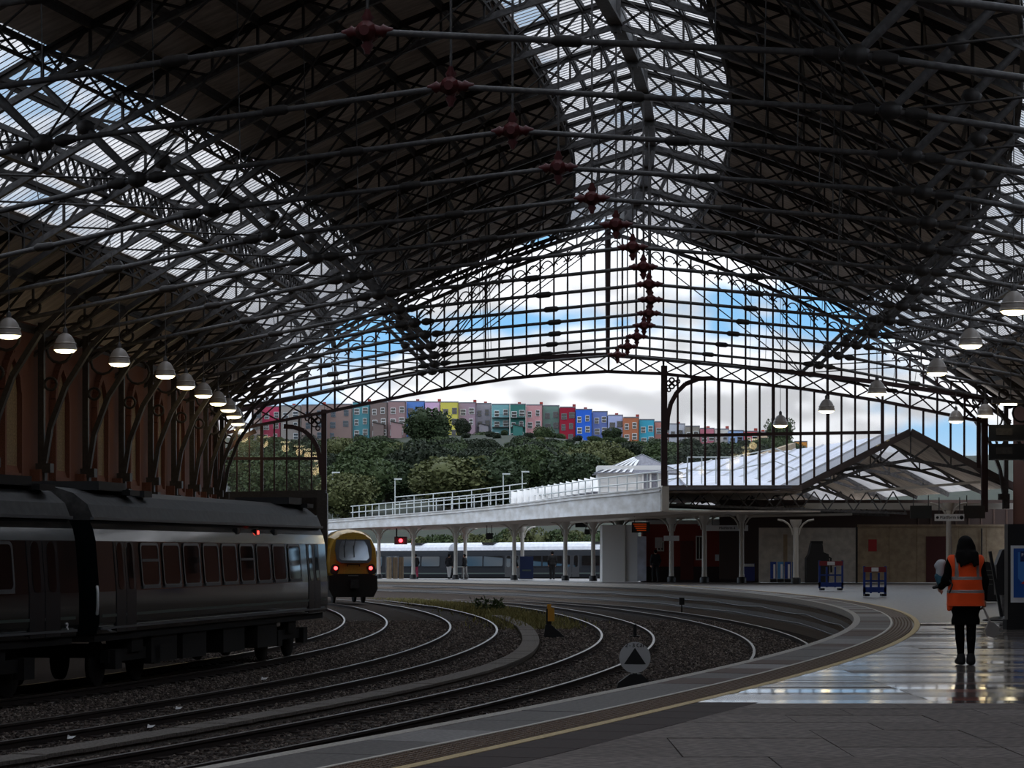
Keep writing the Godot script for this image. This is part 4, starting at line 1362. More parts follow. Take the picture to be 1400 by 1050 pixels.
func build_furniture() -> void:
	for q in [[518, 186], [565, 182], [623, 176], [636, 186], [703, 168], [714, 178], [773, 160], [811, 156], [847, 150], [918, 145], [963, 139], [1014, 136]]:
		column(q[0], q[1], 3.55 + ground(q[1]), "slim pale iron column under the curved platform canopy")
	column(1088, 129.4, 3.1, "stout pale column before the grey hoarding under the gabled roof", "")
	column(1297, 128, 3.9, "stout pale column carrying the white platform sign under the gabled roof", "")
	# buildings under the canopy
	var y := ground(148)
	var b := thing("kiosk_wall", "plain white panelled end wall under the canopy", "building", "", W(5.9, y, 148))
	part("panel", MB.new().box(Vector3(-0.2, 1.6, -2), Vector3(1.25, 3.2, 4.0)), M.white_paint, b)
	part("panel", MB.new().box(Vector3(0.85, 1.6, -2.1), Vector3(0.7, 3.2, 4.0)), M.white_board, b)
	part("slatted_door", MB.new().box(Vector3(1.4, 1.3, -2.05), Vector3(0.5, 2.5, 4.0)), M.metal_roof, b)
	part("trim", MB.new().box(Vector3(0.45, 1.6, 0.0), Vector3(0.06, 3.2, 0.06)), M.canopy_paint, b)
	var br := thing("brick_building", "red brick platform building with dark brick base and white sash window", "building", "", W(10.6, y, 149))
	part("wall", MB.new().box(Vector3(0.15, 1.8, -2.5), Vector3(6.4, 2.9, 5.0)), M.brick_far, br)
	part("plinth", MB.new().box(Vector3(0.15, 0.4, -2.45), Vector3(6.5, 0.9, 5.0)), plain(rgb(60, 44, 44), 0.8), br)
	part("transom_light", MB.new().box(Vector3(-0.6, 3.36, -0.1), Vector3(4.6, 0.22, 0.2)), M.white_paint, br)
	for q in [[1.75, 1.0, 0.95, 0.0], [-2.2, 0.35, 0.5, 0.1], [0.0, 0.35, 1.3, 0.0]]:
		var wd := part("window", MB.new().box(Vector3(q[0], 1.9 + q[3], 0.02), Vector3(q[1] * 1.05, q[2], 0.08)), M.train_glass, br)
		part("window_frame", MB.new().box(Vector3(q[0], 1.9 + q[3] - q[2] / 2, 0.05), Vector3(q[1] * 1.15, 0.08, 0.12)).box(Vector3(q[0], 1.9 + q[3] + q[2] / 2, 0.05), Vector3(q[1] * 1.15, 0.06, 0.1)).box(Vector3(q[0], 1.9 + q[3], 0.06), Vector3(0.05, q[2], 0.06)).box(Vector3(q[0] - q[1] / 2, 1.9 + q[3], 0.06), Vector3(0.06, q[2], 0.08)).box(Vector3(q[0] + q[1] / 2, 1.9 + q[3], 0.06), Vector3(0.06, q[2], 0.08)), M.white_paint, wd)
	part("notice", MB.new().box(Vector3(-2.3, 2.2, 0.06), Vector3(0.42, 0.6, 0.04)), M.white_board, br)
	part("notice", MB.new().box(Vector3(1.0, 1.35, 0.06), Vector3(0.22, 0.36, 0.04)), M.white_board, br)
	part("doorway", MB.new().box(Vector3(-0.7, 1.2, 0.02), Vector3(0.75, 2.2, 0.08)), plain(rgb(96, 40, 36), 0.6), br)
	part("rear_fascia", MB.new().box(Vector3(1.5, 3.35, 0.2), Vector3(3.2, 0.36, 0.1)), M.white_paint, br)
	var ho := thing("hoarding", "pale grey builders' hoarding with a narrow brown slot", "hoarding", "", W(14.95, 0, 133))
	part("panel", MB.new().box(Vector3(0, 1.36, 0), Vector3(4.95, 2.75, 0.12)), M.hoarding, ho)
	part("slot", MB.new().box(Vector3(-1.15, 1.6, 0.07), Vector3(0.2, 1.6, 0.03)), M.hoarding_tan, ho)
	part("joint", MB.new().box(Vector3(2.45, 1.36, 0.05), Vector3(0.1, 2.8, 0.08)), M.black, ho)
	var h2 := thing("hoarding", "tan builders' hoarding with dark red door and small red notice", "hoarding", "", W(21.25, 0, 133))
	part("panel", MB.new().box(Vector3(0, 1.4, 0), Vector3(7.6, 2.85, 0.12)), M.hoarding_tan, h2)
	part("capping", MB.new().box(Vector3(0, 2.85, 0.02), Vector3(7.6, 0.1, 0.2)), M.hoarding_tan, h2)
	part("door", MB.new().box(Vector3(0.3, 1.15, 0.06), Vector3(1.3, 2.3, 0.06)), plain(rgb(70, 20, 18), 0.6), h2)
	part("red_notice", MB.new().box(Vector3(-3.05, 1.85, 0.08), Vector3(0.42, 0.6, 0.04)), plain(rgb(150, 24, 30), 0.5), h2)
	for k in 4:
		part("joint", MB.new().box(Vector3(-2.2 + 1.4 * k + (0.7 if k > 1 else 0.0), 1.4, 0.065), Vector3(0.02, 2.8, 0.01)), M.stone, h2)
	part("pipe", MB.new().tube([Vector3(2.45, 0, 0.15), Vector3(2.45, 2.7, 0.15)], 0.04, 6), M.black, h2)
	# brown timber wall above the hoarding and dark back
	var bk := thing("timber_building", "brown boarded building behind the tan hoarding under the gabled roof", "building", "", W(20, 0, 146))
	part("wall", MB.new().box(Vector3(0, 2.2, 0), Vector3(17.0, 4.4, 0.3)), plain(rgb(62, 46, 40), 0.8), bk)
	for k in 8:
		part("board", MB.new().box(Vector3(2.5 + k * 0.7, 2.6, 0.2), Vector3(0.08, 3.2, 0.06)), M.band_brown, bk)
	# barriers
	barrier(1136, 807, 0.98, 1.15, 104, "blue plastic barrier with red top beside the black machine, next to grey hoarding")
	barrier(1196, 815, 0.8, 1.0, 90, "blue plastic barrier with red top and white plate standing alone on the platform")
	for k in 4:
		var t := thing("information_panel", "blue and white panel in the row of boards before the grey hoarding", "panel", "blue panels before the hoarding", W(13.0 + k * 0.36, 0, 131.0))
		part("panel", MB.new().box(Vector3(0, 0.6, 0), Vector3(0.3, 0.85, 0.05)), [M.barrier_blue, plain(rgb(70, 130, 180), 0.5), M.barrier_blue, plain(rgb(90, 110, 150), 0.5)][k], t)
		part("white_strip", MB.new().box(Vector3(0.05, 0.55, 0.03), Vector3(0.1, 0.7, 0.02)), M.white_board, t)
		part("foot", MB.new().box(Vector3(0, 0.08, 0), Vector3(0.3, 0.16, 0.4)), M.rubber, t)
	var op := thing("information_panel", "lone blue panel in the doorway beside the grey hoarding", "panel", "", W(12.25, ground(136), 137))
	part("panel", MB.new().box(Vector3(0, 0.55, 0), Vector3(0.75, 0.9, 0.05)), plain(rgb(60, 70, 140), 0.5), op)
	part("white_strip", MB.new().box(Vector3(0, 0.92, 0.03), Vector3(0.7, 0.14, 0.02)), M.white_board, op)
	var mc := thing("covered_machine", "bulky black covered machine standing before the grey hoarding", "machine", "", W(15.1, 0, 130.5))
	part("body", MB.new().prism(PackedVector2Array([Vector2(-0.55, 0), Vector2(0.55, 0), Vector2(0.6, 0.9), Vector2(0.55, 1.4), Vector2(0.3, 1.5), Vector2(0.25, 1.9), Vector2(-0.3, 1.95), Vector2(-0.42, 1.4), Vector2(-0.55, 1.2)]), -0.4, 0.4), M.black, mc)
	part("cap", MB.new().box(Vector3(0.0, 1.98, 0), Vector3(0.55, 0.14, 0.6)), M.rubber, mc)
	part("arm", MB.new().tube([Vector3(0.5, 1.3, 0.2), Vector3(0.68, 1.2, 0.2), Vector3(0.7, 0.5, 0.2)], 0.05, 6), M.rubber, mc)
	var mb := thing("vending_box", "dark blue box standing on the far platform before the grey train", "machine", "", W((720 - 700.0) * 178 / F, ground(178), 178))
	part("cabinet", MB.new().box(Vector3(0, 0.8, 0), Vector3(0.9, 1.5, 0.7)), plain(rgb(16, 34, 72), 0.5), mb)
	part("sign_strip", MB.new().box(Vector3(0, 0.6, 0.36), Vector3(0.6, 0.12, 0.02)), M.train_stripe, mb)
	part("base", MB.new().box(Vector3(0, 0.06, 0), Vector3(0.8, 0.12, 0.6)), M.black, mb)
	for k in 3:
		var lk := thing("tall_locker", "narrow tan cabinet in the group beside the yellow fronted train", "cabinet", "tan cabinets on the far platform", W((532 + 8 * k - 700.0) * 184 / F, ground(184), 184 + k * 0.3))
		part("body", MB.new().box(Vector3(0, 0.75, 0), Vector3(0.34, 1.5, 0.3)), M.hoarding_tan, lk)
		part("door_gap", MB.new().box(Vector3(0.05, 0.75, 0.155), Vector3(0.02, 1.4, 0.01)), M.black, lk)
	# hanging signs
	var ps := sign_board("platform_sign", "white hanging sign reading Platform 6 before the stout pale column", P(1298, 707.5, 127), Vector2(1.42, 0.33), M.white_board, "Platform 6", 0.8)
	part("round_symbol", MB.new().ball(Vector3(0.58, 0, 0.04), Vector3(0.1, 0.1, 0.02), 12), M.black, ps)
	part("round_symbol", MB.new().ball(Vector3(-0.58, 0, 0.04), Vector3(0.07, 0.07, 0.02), 12), M.black, ps)
	sign_board("direction_sign", "long white direction sign over the red brick building", P(994, 722, 138), Vector2(2.2, 0.3), M.white_board, "Platform 4", 0.5)
	sign_board("screen_board", "square grey screen hanging to the left of the platform sign", P(1259, 700, 128.5), Vector2(1.05, 0.62), plain(rgb(44, 46, 46), 0.3), "", 0.5)
	sign_board("screen_board", "square grey screen hanging to the right of the platform sign", P(1332, 700, 128.5), Vector2(1.05, 0.62), plain(rgb(62, 60, 58), 0.3), "", 0.5)
	var db := sign_board("departure_board", "dark departure board with orange lettering under the canopy", P(876, 721, 139), Vector2(0.95, 0.55), M.black, "", 0.3)
	for k in 4:
		part("display_row", MB.new().box(Vector3(-0.05 + 0.03 * k, 0.17 - 0.11 * k, 0.045), Vector3(0.7 - 0.07 * k, 0.05, 0.01)), glow(rgb(210, 80, 20), 0.05), db)
	for q in [[795, 717, 158, 0.75, 0.35], [805, 727, 156, 0.5, 0.3], [669, 733, 172, 0.45, 0.4]]:
		sign_board("hanging_box_sign", "small dark box sign hanging under the curved canopy", P(q[0], q[1], q[2]), Vector2(q[3], q[4]), M.black, "", 3.7 + ground(q[2]) - P(q[0], q[1], q[2]).y - q[4] / 2).set_meta("group", "dark box signs under the canopy")
	var cs := thing("column_sign", "small white cross sign on a canopy column before the brick building", "sign", "", P(918, 736, 144.7))
	part("board", MB.new().box(Vector3.ZERO, Vector3(0.85, 0.28, 0.06)), M.white_board, cs)
	var sg := thing("signal_lamp", "railway signal showing a red light under the far canopy", "signal", "", P(548, 739, 185))
	part("head", MB.new().box(Vector3(0, 0.0, 0), Vector3(0.9, 0.55, 0.3)), M.black, sg)
	part("hood", MB.new().box(Vector3(0.0, 0.2, 0.25), Vector3(0.4, 0.05, 0.3)), M.black, sg)
	part("aspect", MB.new().ball(Vector3(0, 0, 0.16), Vector3(0.14, 0.13, 0.05), 10), glow(rgb(255, 50, 60), 2.5), sg, "lit red signal lens")
	part("post", MB.new().tube([Vector3(-0.3, 0.1, -0.1), Vector3(-0.3, 1.2, -0.1)], 0.06, 6), M.black, sg)
	var ol := OmniLight3D.new()
	ol.name = "signal_glow"
	ol.light_color = rgb(255, 50, 60)
	ol.light_energy = 0.1
	ol.light_size = 0.1
	ol.shadow_enabled = true
	ol.omni_range = 20.0
	ol.position = Vector3(0, 0, 0.35)
	sg.add_child(ol)
	# display boards by the right wall
	for k in 2:
		var t := sign_board("display_board", ["broad dark hanging display board below the lit lamp strip by the wall", "broad dark hanging display board under the upper display board"][k], P(1392, [592, 618][k], 112), Vector2(2.5, 0.7), M.black, "", [1.2, 0.1][k])
		part("edge_strip", MB.new().box(Vector3(0, -0.33, 0.05), Vector3(2.4, 0.05, 0.04)), M.grey_iron, t)
		part("grille", MB.new().box(Vector3(-0.6, 0.05, 0.05), Vector3(0.7, 0.3, 0.02)), M.iron, t)
	var ls := thing("strip_light", "lit lamp strip above the dark display boards", "lamp", "", P(1382, 553, 111.4))
	part("housing", MB.new().box(Vector3(0, 0.12, 0), Vector3(1.6, 0.14, 0.3)), M.iron, ls)
	part("lamp_tube", MB.new().box(Vector3(-0.1, 0.0, 0), Vector3(0.7, 0.07, 0.12)), M.lamp_lens, ls)
	part("hanger", MB.new().tube([Vector3(0, 0.1, 0), Vector3(0, 2.0, 0)], 0.02, 5), M.iron, ls)
	var o2 := OmniLight3D.new()
	o2.name = "strip_glow"
	o2.light_color = rgb(255, 240, 200)
	o2.light_energy = 0.08
	o2.light_size = 0.2
	o2.shadow_enabled = true
	o2.omni_range = 60.0
	o2.position = Vector3(0, -0.15, 0.1)
	ls.add_child(o2)
	# totem with poster
	var z := 51.0
	var tt := thing("poster_totem", "tall black advertising totem with a blue poster in a white frame", "totem", "", W(10.12, 0, z))
	part("cabinet", MB.new().box(Vector3(0, 1.02, 0), Vector3(1.1, 2.05, 0.35)), M.black, tt)
	part("plinth", MB.new().box(Vector3(0, 0.1, 0.02), Vector3(1.16, 0.2, 0.42)), M.rubber, tt)
	var fr := part("poster_frame", MB.new().box(Vector3(0.03, 1.08, 0.185), Vector3(1.05, 1.1, 0.03)), M.white_board, tt)
	part("poster", MB.new().box(Vector3(0.03, 1.1, 0.203), Vector3(0.95, 0.95, 0.01)), plain(rgb(30, 84, 160), 0.4), fr, "blue poster with white lettering and a red flash")
	part("poster_panel", MB.new().prism(PackedVector2Array([Vector2(-0.36, 1.5), Vector2(-0.36, 1.0), Vector2(-0.3, 0.93), Vector2(0.4, 0.8), Vector2(0.4, 1.5)]), 0.205, 0.212), plain(rgb(70, 130, 200), 0.4), fr)
	part("poster_flash", MB.new().prism(PackedVector2Array([Vector2(-0.3, 0.9), Vector2(0.4, 0.72), Vector2(0.4, 0.86), Vector2(-0.2, 0.98)]), 0.21, 0.216), plain(rgb(190, 50, 50), 0.4), fr)
	part("poster_band", MB.new().box(Vector3(0.06, 1.42, 0.213), Vector3(0.75, 0.2, 0.006)), plain(rgb(20, 40, 90), 0.4), fr)
	text(fr, "PLANT WA", 0.06, Vector3(-0.1, 1.45, 0.218), Basis(), M.white_board, 0.003)
	text(fr, "IS NOT", 0.06, Vector3(-0.1, 1.37, 0.218), Basis(), M.white_board, 0.003)
	text(tt, "oy", 0.12, Vector3(-0.02, 1.9, 0.18), Basis(Vector3.BACK, 0.15), M.white_board)
	# black board and pole with disc base by the totem
	var ab := thing("pavement_board", "black round-topped pavement board beside the woman in the orange vest", "sign board", "", W((1349 - 700.0) * 80 / F, 0, 80))
	part("panel", MB.new().prism(PackedVector2Array([Vector2(-0.3, 0.05), Vector2(0.3, 0.05), Vector2(0.33, 0.9), Vector2(0.22, 1.15), Vector2(0, 1.22), Vector2(-0.22, 1.15), Vector2(-0.33, 0.9)]), -0.03, 0.03), M.black, ab)
	part("foot", MB.new().box(Vector3(0, 0.03, 0), Vector3(0.7, 0.06, 0.5)), M.rubber, ab)
	for k in 4:
		part("text_line", MB.new().box(Vector3(0, 0.95 - 0.14 * k, 0.033), Vector3(0.36, 0.02, 0.004)), plain(rgb(110, 110, 105), 0.6), ab)
	var pl := thing("leaning_pole", "black leaning pole on a round black base beside the totem", "stand", "", W((1366 - 700.0) * 57.5 / F, 0, 57.5))
	part("base", MB.new().lathe([Vector2(0.01, 0), Vector2(0.36, 0), Vector2(0.36, 0.03), Vector2(0.12, 0.09), Vector2(0.01, 0.1)], 20), M.black, pl)
	part("pole", MB.new().bar(Vector3(0.06, 0.05, 0), Vector3(-0.2, 1.52, 0), 0.1, 0.06), M.black, pl)
	var bx := thing("black_case", "black upright case standing behind the leaning pole beside the totem", "case", "", W((1374 - 700.0) * 62 / F, 0, 62))
	part("body", MB.new().prism(PackedVector2Array([Vector2(-0.22, 0.5), Vector2(0.3, 0.5), Vector2(0.3, 1.5), Vector2(0.1, 1.62), Vector2(-0.1, 1.55), Vector2(-0.24, 1.2)]), -0.2, 0.2), M.black, bx)
	part("leg", MB.new().box(Vector3(0.05, 0.27, 0), Vector3(0.3, 0.55, 0.3)), M.grey_iron, bx)
	# car-stop disc on its foot between the tracks
	var sz := 48.0
	var ds := thing("stop_sign", "round grey car-stop sign with black triangle and 2-3 Car lettering", "sign", "", W((868 - 700.0) * sz / F, -1.08, sz))
	part("disc", MB.new().lathe([Vector2(0.001, -0.015), Vector2(0.285, -0.015), Vector2(0.285, 0.015), Vector2(0.001, 0.015)], 32, Transform3D(Basis(Vector3.RIGHT, PI / 2), Vector3(0, 0.66, 0))), plain(rgb(186, 186, 186), 0.6), ds)
	part("triangle", MB.new().prism(PackedVector2Array([Vector2(-0.2, 0.54), Vector2(0.2, 0.54), Vector2(0, 0.84)]), 0.016, 0.022), M.black, ds)
	text(ds, "2 - 3 Car", 0.07, Vector3(0, 0.882, 0.02), Basis(), M.black)
	part("foot", MB.new().prism(PackedVector2Array([Vector2(-0.36, 0), Vector2(0.38, 0), Vector2(0.3, 0.18), Vector2(0.12, 0.36), Vector2(-0.08, 0.36), Vector2(-0.3, 0.2)]), -0.25, 0.0), M.black, ds)
	part("back_post", MB.new().box(Vector3(0, 0.4, -0.04), Vector3(0.08, 0.8, 0.05)), M.black, ds)
	var bp := thing("marker_post", "short black marker post behind the round stop sign", "post", "", W((868 - 700.0) * 80 / F, -1.1, 80))
	part("post", MB.new().box(Vector3(0, 0.2, 0), Vector3(0.1, 0.42, 0.1)).box(Vector3(0, 0.03, 0), Vector3(0.3, 0.08, 0.3)), M.black, bp)
	# yellow-capped ground stake
	var ys := thing("shunt_marker", "black trackside marker with yellow box head standing on splayed feet", "marker", "", W(1.15, -1.1, 79.5))
	part("post", MB.new().box(Vector3(-0.04, 0.45, 0), Vector3(0.16, 0.9, 0.1)), M.black, ys)
	part("head", MB.new().box(Vector3(0.03, 0.72, 0.06), Vector3(0.2, 0.4, 0.1)).box(Vector3(-0.03, 0.96, 0.02), Vector3(0.12, 0.14, 0.08)), plain(rgb(196, 140, 40), 0.6), ys, "yellow box head")
	part("foot", MB.new().prism(PackedVector2Array([Vector2(-0.2, 0), Vector2(0.5, 0), Vector2(0.05, 0.4), Vector2(-0.14, 0.42)]), -0.15, 0.15), M.black, ys)
	# small relay boxes at the platform face
	for q in [[813, 805, 133.2], [932, 822, 110.2]]:
		var rb := thing("relay_box", "small black relay box fixed under the coping of the platform face", "box", "relay boxes on the platform face", P(q[0], q[1], q[2]))
		part("case", MB.new().box(Vector3.ZERO, Vector3(0.22, 0.3, 0.16)), M.black, rb)
		part("conduit", MB.new().tube([Vector3(0, -0.15, 0), Vector3(0, -0.5, 0)], 0.03, 5), M.black, rb)

# ---------- hillside, terrace, trees
const HOUSES := [[345, 357, 556, 150, 126, 118], [357, 384, 556, 178, 62, 92], [384, 412, 555, 150, 142, 136], [412, 445, 554, 136, 118, 112], [445, 482, 553, 140, 118, 112], [482, 506, 550, 84, 142, 152], [506, 530, 550, 116, 100, 96], [530, 555, 549, 150, 122, 122], [555, 581, 549, 88, 130, 200], [581, 602, 550, 206, 170, 208], [602, 627, 550, 208, 196, 88], [627, 651, 551, 160, 136, 150], [651, 672, 552, 150, 144, 150], [672, 697, 553, 120, 168, 172], [697, 719, 553, 54, 112, 104], [719, 742, 554, 206, 150, 152], [742, 765, 555, 104, 132, 122], [765, 787, 557, 150, 12, 44], [787, 810, 560, 36, 98, 206], [810, 831, 563, 112, 128, 178], [831, 852, 568, 172, 180, 214], [852, 874, 571, 172, 104, 72], [874, 895, 574, 62, 160, 186], [895, 915, 577, 190, 124, 112], [915, 937, 580, 190, 190, 198], [937, 957, 583, 140, 132, 122], [957, 977, 586, 196, 116, 132], [977, 997, 587, 206, 202, 192], [997, 1017, 589, 150, 176, 216], [1017, 1036, 590, 186, 84, 92], [1036, 1050, 591, 210, 190, 160], [1086, 1104, 604, 210, 140, 60]]
func hill_h(x: float, z: float) -> float:
	return (lerpf(-1.2, 6.5, clampf((z - 232.0) / 98.0, 0.0, 1.0)) + 27.0 * clampf((z - 330.0) / 410.0, 0.0, 1.02)) * (1.0 - 0.12 * smoothstep(20.0, 90.0, x)) + 1.2 * sin(x * 0.07 + z * 0.02)
func build_hill() -> void:
	var mb := MB.new()
	var nx := 40
	var nz := 24
	for i in nx:
		for j in nz:
			var p := []
			for q in [[0, 0], [1, 0], [1, 1], [0, 1]]:
				var x: float = -190.0 + 380.0 * (i + q[0]) / nx
				var z: float = 225.0 + 600.0 * (j + q[1]) / nz
				p.append(W(x, hill_h(x, z), z))
			mb.quad(p[0], p[1], p[2], p[3])
	tag(part("hill", mb, M.hill, self), "steep green hillside below the terrace of coloured houses", "hillside", "", "structure")
	var names := {0: "brown"}
	for k in HOUSES.size():
		var q: Array = HOUSES[k]
		var z := 748.0 + 4.0 * sin(k * 1.7)
		var s := z / F
		var w: float = (q[1] - q[0]) * s
		var x: float = ((q[0] + q[1]) / 2.0 - 700.0) * s
		var top: float = EYE + (HOR - q[2]) * s
		var col := rgb(q[3], q[4], q[5])
		var h := 10.5
		var t := thing("terrace_house", "%s painted terrace house on the hill%s" % [hue_name(q[3], q[4], q[5]), house_note(k)], "house", "coloured terrace houses on the hill", W(x, top - h, z))
		var wall := mottled_flat(col)
		part("wall", MB.new().box(Vector3(0, h / 2, -4.5), Vector3(w - 0.1, h, 9.0)), wall, t)
		part("parapet", MB.new().box(Vector3(0, h + 0.1, -0.2), Vector3(w - 0.05, 0.3, 0.5)), M.slate, t)
		if k % 3 != 1:
			part("chimney", MB.new().box(Vector3(w * (0.42 if k % 2 else 0.1), h + 0.3, -3.0), Vector3(0.9, 1.0 + 0.5 * (k % 2), 1.2)), M.brick_far, t)
		part("downpipe", MB.new().box(Vector3(w * 0.47, h * 0.5, 0.06), Vector3(0.12, h, 0.12)), M.iron, t)
		var dark := k % 4 == 0 or k % 7 == 3
		for r in 3:
			for c in [-0.24, 0.24]:
				if (k * 5 + r * 3 + int(c * 10)) % 7 == 0 and r == 2:
					continue
				var cx: float = c * w + 0.2 * sin(k * 2.0 + r)
				var cy := h - 2.7 - r * 3.1 + (0.35 if c > 0 else 0.0) + 0.2 * sin(k * 3.1)
				var ww := 0.95 + 0.2 * ((k + r) % 3)
				var f := part("window", MB.new().box(Vector3(cx, cy, 0.05), Vector3(ww + 0.22, 1.75, 0.12)), M.white_board if not dark else M.slate, t)
				part("window_glass", MB.new().box(Vector3(cx, cy + 0.42, 0.1), Vector3(ww, 0.65, 0.1)).box(Vector3(cx, cy - 0.42, 0.1), Vector3(ww, 0.65, 0.1)), M.train_glass, f)
		if k in [6, 7, 12, 14, 20]:
			var ex := MB.new()
			ex.hexa([Vector3(-w * 0.3, 0, 3.0), Vector3(w * 0.3, 0, 3.0), Vector3(w * 0.3, 0, 0), Vector3(-w * 0.3, 0, 0), Vector3(-w * 0.3, 4.6, 3.0), Vector3(w * 0.3, 4.0, 3.0), Vector3(w * 0.3, 4.0, 0), Vector3(-w * 0.3, 4.6, 0)])
			var e := part("rear_wing", ex, wall, t)
			part("wing_roof", MB.new().slab(Vector3(-w * 0.33, 4.9, 3.2), Vector3(w * 0.34, 4.2, 3.2), Vector3(w * 0.34, 4.2, 0), Vector3(-w * 0.33, 4.9, 0), 0.2), M.iron, e)
		if k in [14, 13]:
			for r in 3:
				part("balcony", MB.new().box(Vector3(0, h - 3.8 - r * 2.7, 0.9), Vector3(w * 0.95, 0.15, 1.8)).box(Vector3(0, h - 3.0 - r * 2.7, 1.8), Vector3(w * 0.95, 0.1, 0.1)), M.iron, t)
	var _n := names
func mottled_flat(c: Color) -> StandardMaterial3D:
	return plain(c, 0.85)
func hue_name(r: int, g: int, b: int) -> String:
	var c := rgb(r, g, b)
	if c.s < 0.13:
		return "pale grey" if c.v > 0.65 else "grey"
	var h := c.h * 360.0
	var pre := "pale " if c.s < 0.3 and c.v > 0.6 else "deep " if c.v < 0.65 and c.s > 0.5 else "dull " if c.s < 0.35 else "bright "
	if h < 14 or h >= 345:
		return pre + ("pink" if c.s < 0.45 else "red")
	if h < 40:
		return pre + ("brown" if c.v < 0.72 or c.s < 0.4 else "orange")
	if h < 70:
		return pre + "yellow"
	if h < 175:
		return pre + "green"
	if h < 200:
		return pre + "turquoise"
	if h < 235:
		return pre + "blue"
	if h < 290:
		return pre + "lilac"
	return pre + "pink"
func house_note(k: int) -> String:
	return [" above the wall end of the screen", " seen through the arched left glazing", " behind the arched left glazing", " beside the iron corner post", " with pale ground floor wing", " with a matching rear wing", " with a lean-to wing", " with white framed windows", " between brown and lilac houses", " beside the yellow house", " with small windows over a dark tree", " beside the yellow house with a gabled wing", " with a plain blank wall", " with dark balconies", " with iron balconies", " between green houses", " beside the crimson house", " beside the bright blue house", " with white framed windows beside the crimson house", " beside the bright blue one", " with a rear wing", " beside the turquoise house", " between two brown houses", " behind the iron post of the screen", " first behind the right glazing", " second behind the right glazing", " behind the right glazing below the transom", " with pale walls behind the glazing", " beside the red house behind glazing", " behind the glazing near the tree", " narrow, next to the tall tree", " low, beyond the tall tree"][k]
func crown(seed_v: int, n: int, lobes: int) -> ArrayMesh: # unit crown: about 1 wide, 1 high, base at 0
	var r := RandomNumberGenerator.new()
	r.seed = seed_v
	var mb := MB.new()
	var cs := [[Vector3(0, 0.5, 0), 0.42]]
	for k in lobes:
		var a := r.randf() * TAU
		cs.append([Vector3(cos(a) * 0.3, r.randf_range(0.25, 0.75), sin(a) * 0.3), r.randf_range(0.16, 0.28)])
	for i in n:
		var c: Array = cs[0] if r.randf() < 0.34 else cs[r.randi() % cs.size()]
		var dir := Vector3(r.randfn(), r.randfn(), r.randfn()).normalized()
		var p: Vector3 = c[0] + dir * c[1] * pow(r.randf(), 0.2) * Vector3(1, 0.95, 1)
		var u := Vector3(r.randfn(), r.randfn(), r.randfn()).normalized() * r.randf_range(0.012, 0.028)
		var w := u.cross(Vector3(r.randfn(), r.randfn(), r.randfn())).normalized() * r.randf_range(0.01, 0.022)
		mb.quad(p - u - w, p + u - w, p + u + w, p - u + w)
	for c in cs:
		mb.ball(c[0], Vector3.ONE * c[1] * 0.55, 8)
	return mb.mesh()
